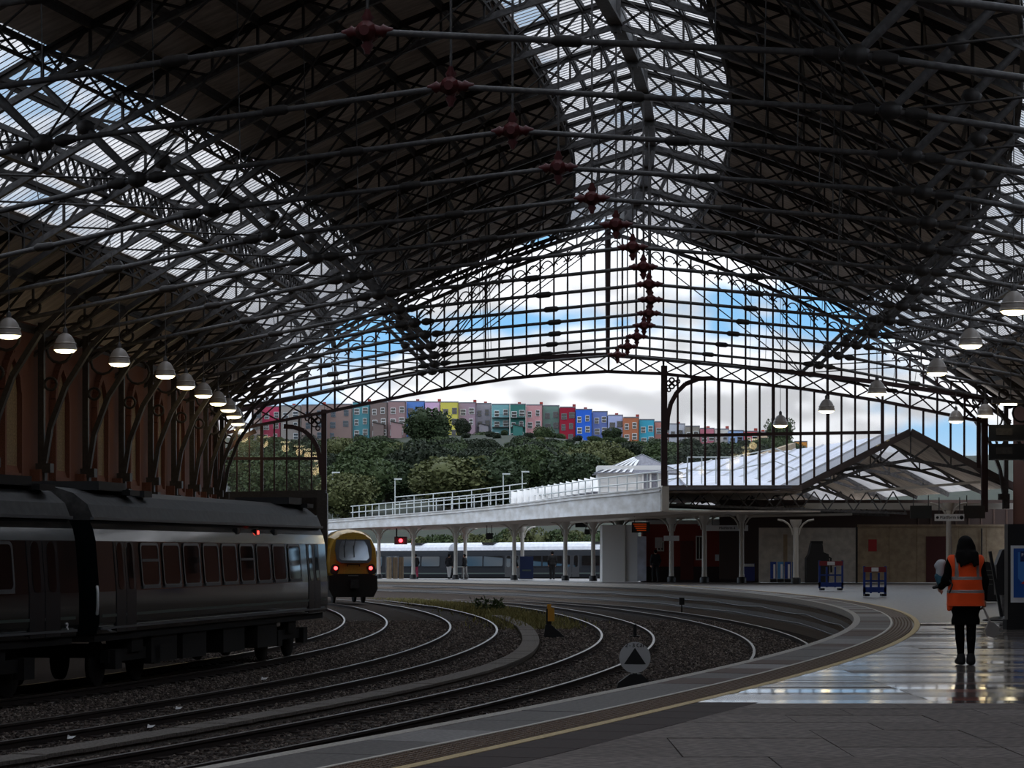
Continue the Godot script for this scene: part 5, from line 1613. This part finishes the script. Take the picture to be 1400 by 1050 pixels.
func build_trees() -> void:
	var crowns := [crown(1, 5200, 7), crown(2, 5200, 9), crown(3, 4600, 6), crown(4, 5200, 11)]
	var trunk := MB.new().tube([Vector3(0, -0.3, 0), Vector3(0.02, 0.2, 0), Vector3(0, 0.5, 0.02)], [0.05, 0.035, 0.02], 6).mesh()
	var kinds := ["dark green bushy tree on the hillside below the terrace", "mid green rounded tree on the hillside below the terrace", "olive green loose tree on the hillside below the terrace", "very dark green tree on the hillside below the terrace"]
	var plant := func(x: float, base: float, z: float, h: float, w: float, kind: int, label: String, group: String) -> void:
		var t := thing("hillside_tree", label, "tree", group, W(x, base, z), rng.randf() * TAU)
		var c := part("crown", crowns[rng.randi() % 4], M.leaf[kind], t)
		c.scale = Vector3(w, h, w)
		var k := part("trunk", trunk, M.bark, t)
		k.scale = Vector3(w, h, w)
	# scattered over the slope, larger below
	var spots := []
	for i in 260:
		var u := float(i) / 260.0
		var z := lerpf(735.0, 330.0, pow(u, 1.25))
		var px := rng.randf_range(325.0, 1085.0)
		if z < 420.0 and px > 880.0:
			continue
		var x := (px - 700.0) * z / F
		var h := rng.randf_range(6.0, 10.5) * (0.62 if z > 690.0 else 1.0)
		var base := hill_h(x, z) - 0.6
		h = clampf(h, 2.2, maxf(2.2, (HOR - 592.0 - rng.randf() * 26.0) * z / F + EYE - base))
		var near := false
		for q in spots:
			if Vector2(x, z).distance_to(Vector2(q.x, q.y)) < 0.36 * (h * 1.2 + q.z):
				near = true
				break
		if near:
			continue
		spots.append(Vector3(x, z, h * 1.2))
		var kind := [0, 0, 1, 1, 2, 3, 3, 1][rng.randi() % 8] as int
		plant.call(x, base, z, h, h * rng.randf_range(1.0, 1.4), kind, kinds[kind], "trees covering the hillside")
	for q in [[585, 610, 660.0, 11.5, 12.0, 0, "tall dark green tree standing up in front of blue and lilac houses"], [632, 594, 735.0, 6.0, 5.0, 3, "small dark tree in front of the yellow house"], [615, 693, 335.0, 8.0, 13.0, 2, "broad pale olive tree behind the canopy railing"], [470, 706, 300.0, 6.5, 8.0, 2, "pale olive bush at the end of the canopy beside the iron post"], [742, 606, 720.0, 6.0, 6.0, 1, "green tree below the pink and grey green houses"], [1066, 612, 700.0, 9.5, 8.0, 1, "dark green tree standing above the roofs behind the glazing"], [838, 600, 735.0, 4.5, 6.0, 0, "low dark tree below the lavender house"], [660, 604, 735.0, 4.0, 6.0, 1, "low green tree below the grey houses"]]:
		var z: float = q[2]
		var p := P(q[0], q[1], z)
		plant.call(p.x, p.y - 0.8, z, q[3], q[4], q[5], q[6], "")
	for k in 17:
		var px := 552.0 + 18.0 * k
		var z := 236.0 + rng.randf() * 8.0
		plant.call((px - 700.0) * z / F, -1.3, z, rng.randf_range(4.2, 5.6), rng.randf_range(3.5, 5.0), [1, 2, 0, 1][k % 4], "leafy bush in the hedge showing between the canopy and the grey train", "bushes behind the grey train")
	# street lamps on the slope
	for q in [[455, 646, 668, 300], [688, 648, 672, 300], [714, 645, 672, 300], [540, 655, 672, 300]]:
		var a := P(q[0], q[2], q[3])
		var b := P(q[0], q[1], q[3])
		var t := thing("street_lamp", "slim grey street lamp standing among the hillside bushes", "street lamp", "street lamps below the hill", a)
		part("pole", MB.new().tube([Vector3(0, -4, 0), Vector3(0, b.y - a.y, 0)], 0.07, 6), M.rail_white, t)
		part("head", MB.new().box(Vector3(0.35, b.y - a.y, 0), Vector3(0.9, 0.16, 0.3)), M.rail_white, t)
	var wb := thing("white_shed", "small white building behind the left glazing of the screen", "building", "", P(292, 671, 228))
	part("wall", MB.new().box(Vector3(0, -2.4, 0), Vector3(1.0, 9.4, 2.0)), M.white_paint, wb)
	part("side_wall", MB.new().box(Vector3(0.75, 0.5, -0.3), Vector3(0.6, 2.2, 2.0)), M.slate, wb)
	part("band", MB.new().box(Vector3(0, 0.4, 1.01), Vector3(0.9, 0.08, 0.02)), M.slate, wb)

# ---------- people
func smin(a: float, b: float, k: float) -> float:
	var h := maxf(k - absf(a - b), 0.0) / k
	return minf(a, b) - h * h * k * 0.25
func flesh(bones: Array, cell: float, k: float, grow := 0.0, lo := Vector3(-9, -9, -9), hi := Vector3(9, 9, 9)) -> MB:
	# joins tapered capsules [a, b, ra, rb] smoothly and meshes the field as surface nets; lo..hi clips it
	var bb := AABB(bones[0][0], Vector3.ZERO)
	for q in bones:
		var r: float = maxf(q[2], q[3]) + grow + 3.0 * cell
		bb = bb.merge(AABB(q[0] - Vector3.ONE * r, Vector3.ONE * 2 * r)).merge(AABB(q[1] - Vector3.ONE * r, Vector3.ONE * 2 * r))
	var b0 := bb.position.max(lo - Vector3.ONE * 2.0 * cell)
	var b1 := bb.end.min(hi + Vector3.ONE * 2.0 * cell)
	var nx := int((b1.x - b0.x) / cell) + 2
	var ny := int((b1.y - b0.y) / cell) + 2
	var nz := int((b1.z - b0.z) / cell) + 2
	var f := PackedFloat32Array()
	f.resize(nx * ny * nz)
	f.fill(1.0)
	for q in bones:
		var a: Vector3 = q[0]
		var ab: Vector3 = q[1] - q[0]
		var ll := maxf(ab.length_squared(), 1e-9)
		var ra: float = q[2] + grow
		var rb: float = q[3] + grow
		var r := maxf(ra, rb) + k + 2.0 * cell
		var m0 := ((a.min(q[1]) - Vector3.ONE * r - b0) / cell)
		var m1 := ((a.max(q[1]) + Vector3.ONE * r - b0) / cell)
		for z in range(maxi(0, int(m0.z)), mini(nz, int(m1.z) + 2)):
			for y in range(maxi(0, int(m0.y)), mini(ny, int(m1.y) + 2)):
				var row := (z * ny + y) * nx
				for x in range(maxi(0, int(m0.x)), mini(nx, int(m1.x) + 2)):
					var p := b0 + Vector3(x, y, z) * cell - a
					var t := clampf(p.dot(ab) / ll, 0.0, 1.0)
					var d := (p - ab * t).length() - lerpf(ra, rb, t)
					var old := f[row + x]
					f[row + x] = smin(old, d, k) if old < 0.9 else d
	for z in nz:
		for y in ny:
			for x in nx:
				var p := b0 + Vector3(x, y, z) * cell
				var c := maxf(maxf(maxf(lo.x - p.x, p.x - hi.x), maxf(lo.y - p.y, p.y - hi.y)), maxf(lo.z - p.z, p.z - hi.z))
				var i := (z * ny + y) * nx + x
				if c > f[i]:
					f[i] = c
	var mb := MB.new()
	var ids := {}
	var cor := [0, 1, nx, nx + 1, nx * ny, nx * ny + 1, nx * ny + nx, nx * ny + nx + 1]
	var co := [Vector3(0, 0, 0), Vector3(1, 0, 0), Vector3(0, 1, 0), Vector3(1, 1, 0), Vector3(0, 0, 1), Vector3(1, 0, 1), Vector3(0, 1, 1), Vector3(1, 1, 1)]
	var ed := [[0, 1], [2, 3], [4, 5], [6, 7], [0, 2], [1, 3], [4, 6], [5, 7], [0, 4], [1, 5], [2, 6], [3, 7]]
	for z in nz - 1:
		for y in ny - 1:
			for x in nx - 1:
				var i := (z * ny + y) * nx + x
				var neg := 0
				for c in cor:
					if f[i + c] < 0.0:
						neg += 1
				if neg == 0 or neg == 8:
					continue
				var s := Vector3.ZERO
				var cnt := 0
				for e in ed:
					var fa := f[i + cor[e[0]]]
					var fb := f[i + cor[e[1]]]
					if (fa < 0.0) != (fb < 0.0):
						s += (co[e[0]] as Vector3).lerp(co[e[1]], fa / (fa - fb))
						cnt += 1
				ids[i] = mb.v.size()
				mb.v.append(b0 + (Vector3(x, y, z) + s / cnt) * cell)
				mb.n.append(Vector3.ZERO)
	var ax := [[1, nx, nx * ny], [nx, nx * ny, 1], [nx * ny, 1, nx]]
	for i in ids:
		for q in ax:
			var fa := f[i]
			var fb: float = f[i + q[0]]
			if (fa < 0.0) == (fb < 0.0):
				continue
			var g := [i, i - q[1], i - q[1] - q[2], i - q[2]]
			if not (ids.has(g[1]) and ids.has(g[2]) and ids.has(g[3])):
				continue
			var r := [ids[g[0]], ids[g[1]], ids[g[2]], ids[g[3]]]
			if fa > 0.0:
				r.reverse()
			var nn := (mb.v[r[2]] - mb.v[r[0]]).cross(mb.v[r[3]] - mb.v[r[1]])
			for j in r:
				mb.n[j] += nn
			for j in [r[0], r[2], r[1], r[0], r[3], r[2]]:
				mb.ix.append(j)
	for j in mb.n.size():
		mb.n[j] = mb.n[j].normalized()
	return mb
func leg(s: float, spread: float, stride: float) -> Array:
	var hip := Vector3(s * 0.085, 0.9, 0)
	var knee := Vector3(s * (0.07 + spread), 0.49, -stride * 0.5 - 0.01)
	var ank := Vector3(s * (0.055 + spread), 0.09, -stride + 0.03)
	return [[hip, knee, 0.095, 0.058], [knee, knee.lerp(ank, 0.35), 0.058, 0.056], [knee.lerp(ank, 0.35), ank, 0.056, 0.036]]
func foot(s: float, spread: float, stride: float) -> Array:
	var a := Vector3(s * (0.055 + spread), 0.06, -stride + 0.03)
	return [[a, a + Vector3(s * 0.01, -0.02, -0.15), 0.046, 0.036], [a + Vector3(0, -0.015, 0.03), a + Vector3(0, 0.06, 0), 0.042, 0.04]]
func torso() -> Array:
	return [[Vector3(-0.09, 1.3, 0), Vector3(0.09, 1.3, 0), 0.11, 0.11], [Vector3(-0.15, 1.385, 0.01), Vector3(0.15, 1.385, 0.01), 0.058, 0.058], [Vector3(0, 1.25, 0), Vector3(0, 1.06, 0), 0.12, 0.115], [Vector3(-0.05, 1.08, 0), Vector3(0.05, 1.08, 0), 0.1, 0.1], [Vector3(-0.075, 0.92, 0.01), Vector3(0.075, 0.92, 0.01), 0.115, 0.115]]
func head() -> Array:
	return [[Vector3(0, 1.4, 0.01), Vector3(0, 1.52, -0.005), 0.055, 0.05], [Vector3(0, 1.545, -0.025), Vector3(0, 1.6, 0.0), 0.066, 0.088], [Vector3(0, 1.575, -0.1), Vector3(0, 1.55, -0.105), 0.012, 0.016], [Vector3(-0.085, 1.575, 0.0), Vector3(-0.086, 1.555, 0.0), 0.016, 0.012], [Vector3(0.085, 1.575, 0.0), Vector3(0.086, 1.555, 0.0), 0.016, 0.012]]
func hand(at: Vector3, down: Vector3, inward: Vector3, curl: float) -> Array: # palm and five bent fingers
	var d := down.normalized()
	var fwd := d.cross(inward).normalized()
	var r := [[at, at + d * 0.075, 0.026, 0.03], [at + fwd * 0.02 + d * 0.02, at + fwd * 0.024 + d * 0.08, 0.022, 0.018], [at - fwd * 0.02 + d * 0.02, at - fwd * 0.024 + d * 0.075, 0.022, 0.018]]
	for k in 4:
		var o := fwd * (0.032 - 0.021 * k)
		var len: float = [0.036, 0.042, 0.039, 0.03][k]
		var a := at + o + d * 0.085
		var d2 := (d + inward * curl).normalized()
		var b := a + d2 * len
		var d3 := (d + inward * curl * 2.6).normalized()
		r.append([a, b, 0.0095, 0.009])
		r.append([b, b + d3 * len * 0.85, 0.009, 0.0075])
	var t0 := at + fwd * 0.03 + d * 0.025
	var t1 := t0 + (fwd * 0.75 + d * 0.7 + inward * 0.3).normalized() * 0.04
	r.append([t0, t1, 0.013, 0.011])
	r.append([t1, t1 + (d + inward * 0.4 + fwd * 0.2).normalized() * 0.032, 0.011, 0.009])
	return r
func bystander(px: float, py: float, z: float, label: String, top: Color, legs: Color, turn: float, stride: float, height := 1.72) -> void:
	var t := thing("person", label, "person", "", W((px - 700.0) * z / F, ground(z), z), turn)
	t.scale = Vector3.ONE * (height / 1.7)
	var arms := []
	for s in [-1.0, 1.0]:
		arms += [[Vector3(s * 0.18, 1.37, 0.01), Vector3(s * 0.24, 1.12, 0.03), 0.055, 0.045], [Vector3(s * 0.24, 1.12, 0.03), Vector3(s * 0.22, 0.9, -0.06), 0.045, 0.035]]
	var hands := hand(Vector3(-0.22, 0.9, -0.06), Vector3(0, -1, -0.2), Vector3(1, 0, 0), 0.3) + hand(Vector3(0.22, 0.9, -0.06), Vector3(0, -1, -0.2), Vector3(-1, 0, 0), 0.3)
	var feet := foot(-1, 0.03, stride) + foot(1, 0.03, -stride)
	var lg := leg(-1, 0.03, stride) + leg(1, 0.03, -stride)
	part("body", flesh(torso() + head() + arms + lg + feet + hands, 0.024, 0.03), M.skin, t)
	part("coat", flesh(torso() + arms, 0.024, 0.05, 0.025, Vector3(-1, 0.82, -1), Vector3(1, 1.47, 1)), plain(top, 0.85), t)
	part("trousers", flesh(lg + [torso()[4]], 0.024, 0.04, 0.018, Vector3(-1, 0.08, -1), Vector3(1, 0.95, 1)), plain(legs, 0.85), t)
	part("hair", flesh([[Vector3(0, 1.6, 0.02), Vector3(0, 1.62, 0.01), 0.095, 0.09]], 0.024, 0.03), M.hair, t)
	part("shoe", flesh(foot(-1, 0.03, stride), 0.02, 0.03, 0.01), M.rubber, t)
	part("shoe", flesh(foot(1, 0.03, -stride), 0.02, 0.03, 0.01), M.rubber, t)
	var _p := py
func build_people() -> void:
	var z := 34.8
	var t := thing("person", "long-haired person in an orange high-visibility vest walking away along the platform", "person", "", W((1320 - 700.0) * z / F, 0.012, z), 0.0)
	var la := [[Vector3(-0.18, 1.37, 0.01), Vector3(-0.265, 1.11, 0.06), 0.056, 0.046], [Vector3(-0.265, 1.11, 0.06), Vector3(-0.29, 1.03, -0.18), 0.045, 0.034]]
	var ra := [[Vector3(0.18, 1.37, 0.01), Vector3(0.235, 1.11, 0.04), 0.056, 0.046], [Vector3(0.235, 1.11, 0.04), Vector3(0.245, 0.87, 0.0), 0.045, 0.032]]
	var feet := foot(-1, 0.005, 0.03) + foot(1, 0.005, -0.03)
	var lg := leg(-1, 0.005, 0.03) + leg(1, 0.005, -0.03)
	var body := flesh(torso() + head() + la + ra + lg + feet, 0.013, 0.03)
	for hd in [hand(Vector3(-0.29, 1.02, -0.2), Vector3(-0.1, -0.3, -1), Vector3(1, 0, 0), 0.7), hand(Vector3(0.245, 0.86, 0.0), Vector3(0.02, -1, -0.1), Vector3(-1, 0, 0), 0.8)]:
		var hm := flesh(hd, 0.0045, 0.008)
		var base := body.v.size()
		body.v.append_array(hm.v)
		body.n.append_array(hm.n)
		for i in hm.ix:
			body.ix.append(base + i)
	part("body", body, M.skin, t)
	var skirt := [[Vector3(-0.085, 0.95, 0.01), Vector3(0.085, 0.95, 0.01), 0.115, 0.115], [Vector3(-0.085, 0.75, 0.01), Vector3(0.085, 0.75, 0.01), 0.098, 0.098], [Vector3(-0.085, 0.58, 0.01), Vector3(0.085, 0.58, 0.01), 0.092, 0.092], [Vector3(-0.085, 0.46, 0.01), Vector3(0.085, 0.46, 0.01), 0.092, 0.092]]
	part("dress", flesh(torso() + la + ra + skirt, 0.014, 0.06, 0.012, Vector3(-1, 0.53, -1), Vector3(1, 1.45, 1)), M.cloth_black, t, "black long-sleeved dress")
	part("tights", flesh(lg, 0.012, 0.012, 0.005, Vector3(-1, 0.06, -1), Vector3(1, 0.8, 1)), M.cloth_black, t, "black tights")
	part("shoe", flesh(foot(-1, 0.005, 0.03), 0.012, 0.03, 0.012, Vector3(-1, 0.0, -1)), M.rubber, t)
	part("shoe", flesh(foot(1, 0.005, -0.03), 0.012, 0.03, 0.012, Vector3(-1, 0.0, -1)), M.rubber, t)
	var vb := [[Vector3(-0.02, 1.26, 0.02), Vector3(0.02, 1.12, 0.02), 0.155, 0.15], [Vector3(-0.1, 1.3, 0), Vector3(0.1, 1.3, 0), 0.13, 0.13], [Vector3(-0.165, 1.385, 0.01), Vector3(0.165, 1.385, 0.01), 0.075, 0.075], [Vector3(-0.085, 1.1, 0.005), Vector3(0.085, 1.1, 0.005), 0.14, 0.14], [Vector3(-0.1, 0.92, 0.01), Vector3(0.1, 0.92, 0.01), 0.145, 0.145], [Vector3(-0.115, 0.74, 0.01), Vector3(0.115, 0.74, 0.01), 0.145, 0.145]]
	var vest := part("vest", flesh(vb, 0.013, 0.08, 0.004, Vector3(-0.245, 0.775, -1), Vector3(0.245, 1.455, 1)), M.hivis, t, "bright orange high-visibility vest")
	part("vest_tail", flesh([[Vector3(-0.2, 0.8, 0.02), Vector3(-0.22, 0.74, 0.02), 0.05, 0.03], [Vector3(-0.15, 0.84, 0.03), Vector3(-0.19, 0.78, 0.02), 0.06, 0.04]], 0.012, 0.04), M.hivis, vest)
	for q in [[1.12, 1.17], [0.945, 0.995]]:
		part("reflective_band", flesh(vb, 0.0125, 0.08, 0.009, Vector3(-0.25, q[0], -1), Vector3(0.25, q[1], 1)), M.reflective, vest, "grey reflective band")
	for s in [-1.0, 1.0]:
		part("reflective_brace", flesh(vb, 0.0125, 0.08, 0.009, Vector3(s * 0.14 - 0.025, 1.14, -1), Vector3(s * 0.14 + 0.025, 1.46, 1)), M.reflective, vest, "grey reflective shoulder strip")
	var hb := [[Vector3(0, 1.61, 0.0), Vector3(0, 1.6, 0.03), 0.1, 0.1], [Vector3(-0.05, 1.55, 0.05), Vector3(-0.09, 1.42, 0.08), 0.075, 0.06], [Vector3(0.05, 1.55, 0.05), Vector3(0.08, 1.42, 0.08), 0.075, 0.06], [Vector3(0, 1.52, 0.07), Vector3(0, 1.42, 0.15), 0.07, 0.06]]
	for k in 7:
		var x := -0.12 + 0.04 * k
		hb.append([Vector3(x * 0.9, 1.46, 0.12), Vector3(x * 1.1, 1.365 - 0.018 * ((k * 3) % 4), 0.205 - 1.6 * x * x), 0.045, 0.018])
	part("hair", flesh(hb, 0.01, 0.03), M.hair, t, "long dark brown hair")
	part("shoulder_strap", MB.new().tube([Vector3(-0.24, 0.95, 0.16), Vector3(-0.2, 1.06, 0.165), Vector3(-0.23, 1.12, 0.12)], 0.012, 5), M.black, t)
	var bag := thing("plastic_bag", "white and teal plastic bag carried on the arm of the vested person", "bag", "", W((1286 - 700.0) * z / F, 1.1, z + 0.2))
	part("bag_top", flesh([[Vector3(0.02, 0.1, 0), Vector3(0.03, 0.25, 0), 0.05, 0.055], [Vector3(-0.02, 0.22, 0), Vector3(0.07, 0.27, 0), 0.035, 0.03]], 0.014, 0.03), plain(rgb(190, 192, 196), 0.4), bag)
	part("bag_base", flesh([[Vector3(0.0, 0.08, 0.0), Vector3(0.04, 0.0, 0), 0.05, 0.06]], 0.014, 0.02), plain(rgb(40, 92, 112), 0.5), bag)
	part("bag_knot", flesh([[Vector3(-0.06, -0.07, 0), Vector3(0.02, -0.05, 0), 0.02, 0.03]], 0.012, 0.02), M.black, bag)
	var sc := thing("litter_scoop", "pale long-handled litter scoop hanging from the hand of the vested person", "scoop", "", W((1343 - 700.0) * z / F, 0.78, z - 0.05))
	part("handle", MB.new().tube([Vector3(0, 0, 0), Vector3(0.1, -0.22, 0)], [0.014, 0.018], 6), plain(rgb(160, 154, 148), 0.5), sc)
	part("pan", MB.new().prism(PackedVector2Array([Vector2(0.07, -0.2), Vector2(0.03, -0.3), Vector2(0.05, -0.38), Vector2(0.13, -0.41), Vector2(0.2, -0.36), Vector2(0.21, -0.28), Vector2(0.13, -0.2)]), -0.04, 0.04), plain(rgb(132, 126, 122), 0.5), sc)
	bystander(896, 792, 147, "person in a long black coat walking before the red brick building", rgb(16, 16, 18), rgb(20, 20, 22), 0.3, 0.16, 1.8)
	bystander(568, 788, 184, "person in dark jacket and pink trousers on the far platform", rgb(24, 24, 30), rgb(170, 60, 90), 0.6, 0.1)
	bystander(614, 788, 183, "person in dark top and white trousers beside a pale column", rgb(26, 26, 30), rgb(200, 200, 200), -0.5, 0.12)
	bystander(635, 788, 182, "person in dark top and grey trousers behind the luggage frame", rgb(30, 28, 30), rgb(130, 126, 124), 1.2, 0.1)
	bystander(704, 788, 176, "person in black with pale trousers beside the dark blue box", rgb(18, 18, 20), rgb(150, 146, 140), -1.0, 0.1)
	bystander(755, 788, 178, "tall person in dark clothes standing before the grey train", rgb(22, 20, 20), rgb(22, 21, 22), 0.2, 0.04, 1.9)
	var lf := thing("luggage_frame", "pale tubular frame standing between two people on the far platform", "frame", "", W((627 - 700.0) * 181 / F, ground(181), 181))
	part("hoop", MB.new().tube([Vector3(-0.35, 0, 0), Vector3(-0.35, 0.75, 0), Vector3(-0.28, 0.84, 0), Vector3(0.28, 0.84, 0), Vector3(0.35, 0.75, 0), Vector3(0.35, 0, 0)], 0.035, 6), M.rail_white, lf)

# ---------- sky
const SKY := 2.8 # exposure that shows a bright cloud near the horizon as white
func sky_image() -> Image:
	var w := 4096
	var h := 2048
	var data := PackedByteArray()
	data.resize(w * h * 3)
	var big := FastNoiseLite.new()
	big.seed = 5
	big.frequency = 0.16
	big.fractal_octaves = 5
	var fine := FastNoiseLite.new()
	fine.seed = 9
	fine.frequency = 0.7
	fine.fractal_octaves = 4
	# blue gaps seen between the clouds: azimuth, elevation, spans (degrees), depth
	var gaps := [[4.9, 5.3, 2.1, 0.75, 0.75], [0.0, 5.0, 2.3, 0.36, 0.7], [-3.0, 4.75, 0.9, 0.42, 0.62], [9.2, 2.4, 1.2, 0.6, 0.45], [7.6, 5.2, 1.2, 0.5, 0.5], [0.5, 6.8, 0.4, 0.2, 0.5]]
	for row in h / 2:
		var el := 90.0 - 180.0 * (row + 0.5) / h
		var step := 1 if el < 16.0 else 4
		if step == 4 and row % 4 > 0:
			continue
		for col in range(0, w, step):
			var az := wrapf(360.0 * (col + 0.5) / w, -180.0, 180.0) # column 0 lies straight ahead
			var a := deg_to_rad(az)
			var p := Vector3(sin(a) * 57.0, el * 2.2, cos(a) * 57.0)
			var n := big.get_noise_3dv(p) + 0.38 * fine.get_noise_3dv(p)
			var cover := 0.6 + 1.2 * n + 0.12 * smoothstep(4.0, 0.5, el)
			if absf(az) < 16.0 and el < 9.0:
				var there := 0.9 + 0.8 * n
				for g in gaps:
					var u: float = (az - g[0]) / g[2]
					var v: float = (el - g[1]) / g[3]
					there -= g[4] * 1.15 * exp(-(u * u + v * v) * 0.9)
				cover = lerpf(cover, there, smoothstep(9.0, 7.0, el) * smoothstep(16.0, 12.0, absf(az)))
			cover = smoothstep(0.25, 0.72, cover)
			var shade := fine.get_noise_3dv(p * Vector3(0.7, 1.1, 0.7) + Vector3(0, 2.0 + 1.3, 0)) + big.get_noise_3dv(p * 1.4 + Vector3(31, 0, 0))
			var lift := (1.0 + 2.0 * sin(deg_to_rad(el))) / 1.17 # an overcast sky grows brighter towards the zenith
			var lum := (1.06 - 0.4 * smoothstep(-0.3, 0.45, shade) - 0.14 * smoothstep(3.9, 3.1, el) * smoothstep(1.5, 2.6, el)) * lift / SKY
			var cl := Color(0.965 * lum, 0.985 * lum, 1.03 * lum)
			var bl := Color(0.16, 0.46, 0.8).lerp(Color(0.4, 0.62, 0.84), smoothstep(4.2, 1.5, el)).lerp(Color(0.14, 0.36, 0.74), smoothstep(10.0, 60.0, el)) / SKY
			var c := bl.lerp(cl, cover).clamp().linear_to_srgb()
			var rr := int(c.r * 255.0)
			var gg := int(c.g * 255.0)
			var bb := int(c.b * 255.0)
			for dy in step:
				for dx in step:
					var k := ((row + dy) * w + col + dx) * 3
					data[k] = rr
					data[k + 1] = gg
					data[k + 2] = bb
	var half := w * h / 2 * 3
	for i in range(half, w * h * 3, 3):
		data[i] = 100
		data[i + 1] = 98
		data[i + 2] = 94
	return Image.create_from_data(w, h, false, Image.FORMAT_RGB8, data)
func _ready() -> void:
	rng.seed = 20240
	var cam := Camera3D.new()
	cam.name = "camera"
	cam.projection = Camera3D.PROJECTION_FRUSTUM
	cam.near = 0.5
	cam.far = 3000.0
	cam.size = 2.0 * 0.5 * 525.0 / F
	cam.frustum_offset = Vector2(0, 0.5 * (HOR - 525.0) / F)
	cam.position = Vector3(0, EYE, 0)
	add_child(cam)
	cam.current = true
	var env := Environment.new()
	env.background_mode = Environment.BG_SKY
	var sky := Sky.new()
	var pan := PanoramaSkyMaterial.new()
	pan.panorama = ImageTexture.create_from_image(sky_image())
	pan.energy_multiplier = 1.0
	sky.sky_material = pan
	env.sky = sky
	env.tonemap_mode = Environment.TONE_MAPPER_LINEAR
	env.tonemap_exposure = 3.5
	env.sdfgi_enabled = true
	env.ssao_enabled = true
	env.ssil_enabled = true
	var we := WorldEnvironment.new()
	we.name = "environment"
	we.environment = env
	add_child(we)
	materials()
	M.leaf = [plain(rgb(40, 54, 24), 0.85), plain(rgb(52, 66, 30), 0.85), plain(rgb(76, 80, 42), 0.85), plain(rgb(30, 40, 19), 0.85)]
	M.bark = plain(rgb(72, 60, 48), 0.9)
	build_ground()
	build_walls()
	build_roof()
	build_screen()
	build_tracks()
	build_trains()
	build_canopy()
	build_lamps()
	build_furniture()
	build_hill()
	build_trees()
	build_people()
